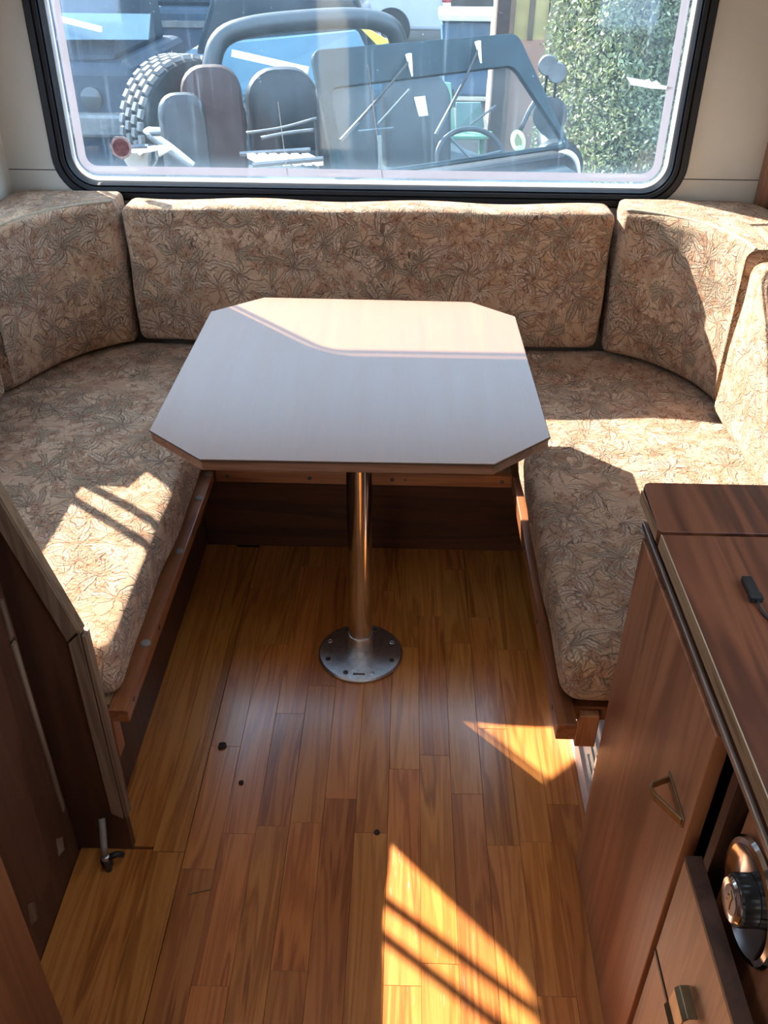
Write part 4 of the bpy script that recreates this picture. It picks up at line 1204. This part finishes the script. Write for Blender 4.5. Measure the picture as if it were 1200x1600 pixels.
mb = thing('motorbike', (V(860, 260, 5.40).x, 5.60, GZ), 'dark motorbike parts with mirrors in front of the hedge', 'motorbike')
for (a, c) in ((848, 118), (862, 130)):
    q = V(a + 8, c - 16, 5.60)
    hd_ = G().lathe([(0.01, -.01), (0.05, -.012), (0.056, 0), (0.03, .02)], q, 'Y', 20).build('mirror', GREY, mb, smooth='auto')
    G().tube([q, V(a + 2, c + 40, 5.65)], 0.008, 6).build('mirror_stalk', BLACK, mb)
G().tube(smooth_path([V(812, 205, 5.60), V(835, 160, 5.65), V(858, 152, 5.70), V(872, 165, 5.70)], 12), 0.014, 8).build('handlebar', BLACK, mb, smooth=True)
q = V(858, 178, 5.68)
G().lathe([(0.02, .06), (0.07, .05), (0.10, 0), (0.10, -.05), (0.08, -.06)], q, 'Y', 24).build('headlamp', DARKVINYL, mb, smooth='auto')
G().tube([V(858, 195, 5.70), V(862, 230, 5.60), V(872, 262, 5.45)], [0.07, 0.09, 0.12], 10).build('fork_cover', DARKVINYL, mb, smooth=True)
q = V(868, 262, 5.45)
G().lathe([(0.05, -.06), (0.15, -.05), (0.16, 0), (0.15, .05), (0.05, .06)], q, 'Y', 28).build('front_drum', DARKVINYL, mb, smooth='auto')
G().tube(smooth_path([V(865, 243, 5.30), V(885, 238, 5.30), V(900, 250, 5.30), V(906, 275, 5.30)], 12), [0.006 + 0.010 * math.sin(math.pi * k_ / 12) for k_ in range(13)], 8).build('mudguard_stay', WHITEPL, mb, smooth=True)
G().lathe([(0.19, -.05), (0.29, -.045), (0.31, 0), (0.29, .045), (0.19, .05)], (q.x + .05, 5.65, GZ + .31), 'X', 28).build('wheel', TYRE, mb, smooth='auto')
G().tube([V(866, 262, 5.50), (q.x + .05, 5.65, GZ + .31)], 0.03, 8).build('fork', GREY, mb)

# --- hedge right
hx0, hx1 = V(872, 20, 7.0).x, 4.6
hedge = thing('hedge', ((hx0 + hx1) / 2, 7.0, GZ), 'tall dense evergreen hedge filling the right of the window', 'hedge')


def leaf_mat():
    t = NT('hedge leaf')
    gi = t.n.new('ShaderNodeNewGeometry')
    r = gi.outputs['Random Per Island']
    col = t.ramp(r, [(0.0, (0.075, 0.10, 0.048)), (0.45, (0.15, 0.19, 0.09)), (0.8, (0.25, 0.275, 0.145)), (1.0, (0.42, 0.42, 0.28))])
    bs = t.bsdf(col, 0.5, 0, None, 0.4)
    tl = t.n.new('ShaderNodeBsdfTranslucent'); t.lk(col, tl.inputs[0])
    mx = t.n.new('ShaderNodeMixShader'); mx.inputs[0].default_value = 0.35
    t.lk(bs.outputs[0], mx.inputs[1]); t.lk(tl.outputs[0], mx.inputs[2]); t.lk(mx.outputs[0], t.out.inputs[0])
    return t.done()


rs = np.random.RandomState(3)
HY = 6.3
HZ1 = 2.3
core_g = G()
nu, nv = 26, 20


def hsurf(u, v):
    """front face of the hedge, left end rounded back"""
    x = hx0 + (hx1 - hx0) * u; z = GZ + (HZ1 - GZ) * v
    y = HY + 0.16 * np.sin(3.1 * x + 1.3 * z) + 0.11 * np.sin(7.3 * x - 2.2 * z) + 0.07 * np.sin(13 * x + 9 * z)
    y = y + 1.2 * np.clip(1 - (x - hx0) / 0.35, 0, 1) ** 2
    return x, y, z


vs = []
for i in range(nu + 1):
    for j in range(nv + 1):
        x, y, z = hsurf(i / nu, j / nv); vs.append((x, y + 0.16, z))
fs = [(i * (nv + 1) + j, (i + 1) * (nv + 1) + j, (i + 1) * (nv + 1) + j + 1, i * (nv + 1) + j + 1) for i in range(nu) for j in range(nv)]
back = len(vs)
core_g.add(vs, fs)
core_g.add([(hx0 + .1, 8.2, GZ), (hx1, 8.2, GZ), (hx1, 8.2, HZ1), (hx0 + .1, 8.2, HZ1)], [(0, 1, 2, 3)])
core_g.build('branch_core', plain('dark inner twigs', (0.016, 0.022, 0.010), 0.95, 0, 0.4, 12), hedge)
NL = 110000
u = rs.rand(NL) ** 1.25; v_ = rs.rand(NL)
x, y, z = hsurf(u, v_)
clump = 0.5 + 0.5 * np.sin(19 * x + 5 * np.sin(11 * z)) * np.sin(17 * z + 4 * np.sin(9 * x))
y = y + rs.exponential(0.055, NL) - 0.05 * clump - 0.03
x = x + rs.normal(0, .02, NL); z = z + rs.normal(0, .02, NL)
keep = rs.rand(NL) < (0.45 + 0.55 * clump)
x, y, z = x[keep], y[keep], z[keep]; n_ = len(x)
sz = rs.uniform(0.009, 0.019, n_)
d1 = rs.normal(size=(n_, 3)); d1 /= np.linalg.norm(d1, axis=1)[:, None]
d2 = np.cross(d1, rs.normal(size=(n_, 3))); d2 /= np.linalg.norm(d2, axis=1)[:, None]
c0 = np.stack([x, y, z], 1) - np.array(hedge.location)
pts = np.stack([c0 - d1 * sz[:, None] * 1.25, c0 - d2 * sz[:, None] * .55, c0 + d1 * sz[:, None] * 1.25, c0 + d2 * sz[:, None] * .55], 1).reshape(-1, 3)
me = bpy.data.meshes.new('foliage')
me.from_pydata(pts.tolist(), [], np.arange(4 * n_).reshape(-1, 4).tolist())
me.materials.append(leaf_mat())
fo = bpy.data.objects.new('foliage', me); COL.objects.link(fo); fo.parent = hedge
fo['kind'] = 'stuff'

# --- long barn beyond the yard, put in to bound the sky the table top mirrors
bar = thing('added_barn', (-1, 29, GZ), 'long dark timber barn put in to bound the mirrored sky', 'added_barn')
ADDED_BARNWALL = wood('weathered barn boards', (0.03, 0.024, 0.02), (0.06, 0.048, 0.038), (0.09, 0.07, 0.055), 'Z', 0.3, 0.8, 0, 0.3, 0.6)
G().box(-26, 24, 26.5, 33, GZ, 7.4).build('wall', ADDED_BARNWALL, bar)
G().prism([(25.9, 7.2), (29.75, 11.9), (33.6, 7.2), (33.6, 7.5), (29.75, 12.2), (25.9, 7.5)], 'X', -26.5, 24.5).build('roof', plain('brown barn tiles', (0.085, 0.05, 0.035), 0.8, 0, 0.3, 0.8), bar)
for xx in (-15.0, 8.0):
    dd_ = G().box(xx - 2, xx + 2, 26.4, 26.5, GZ, 3.6).build('door', plain('green barn door', (0.04, 0.055, 0.045), 0.7), bar)
    G().box(xx - .04, xx + .04, 26.36, 26.4, GZ + .1, 3.5).build('door_batten', GREY, dd_)
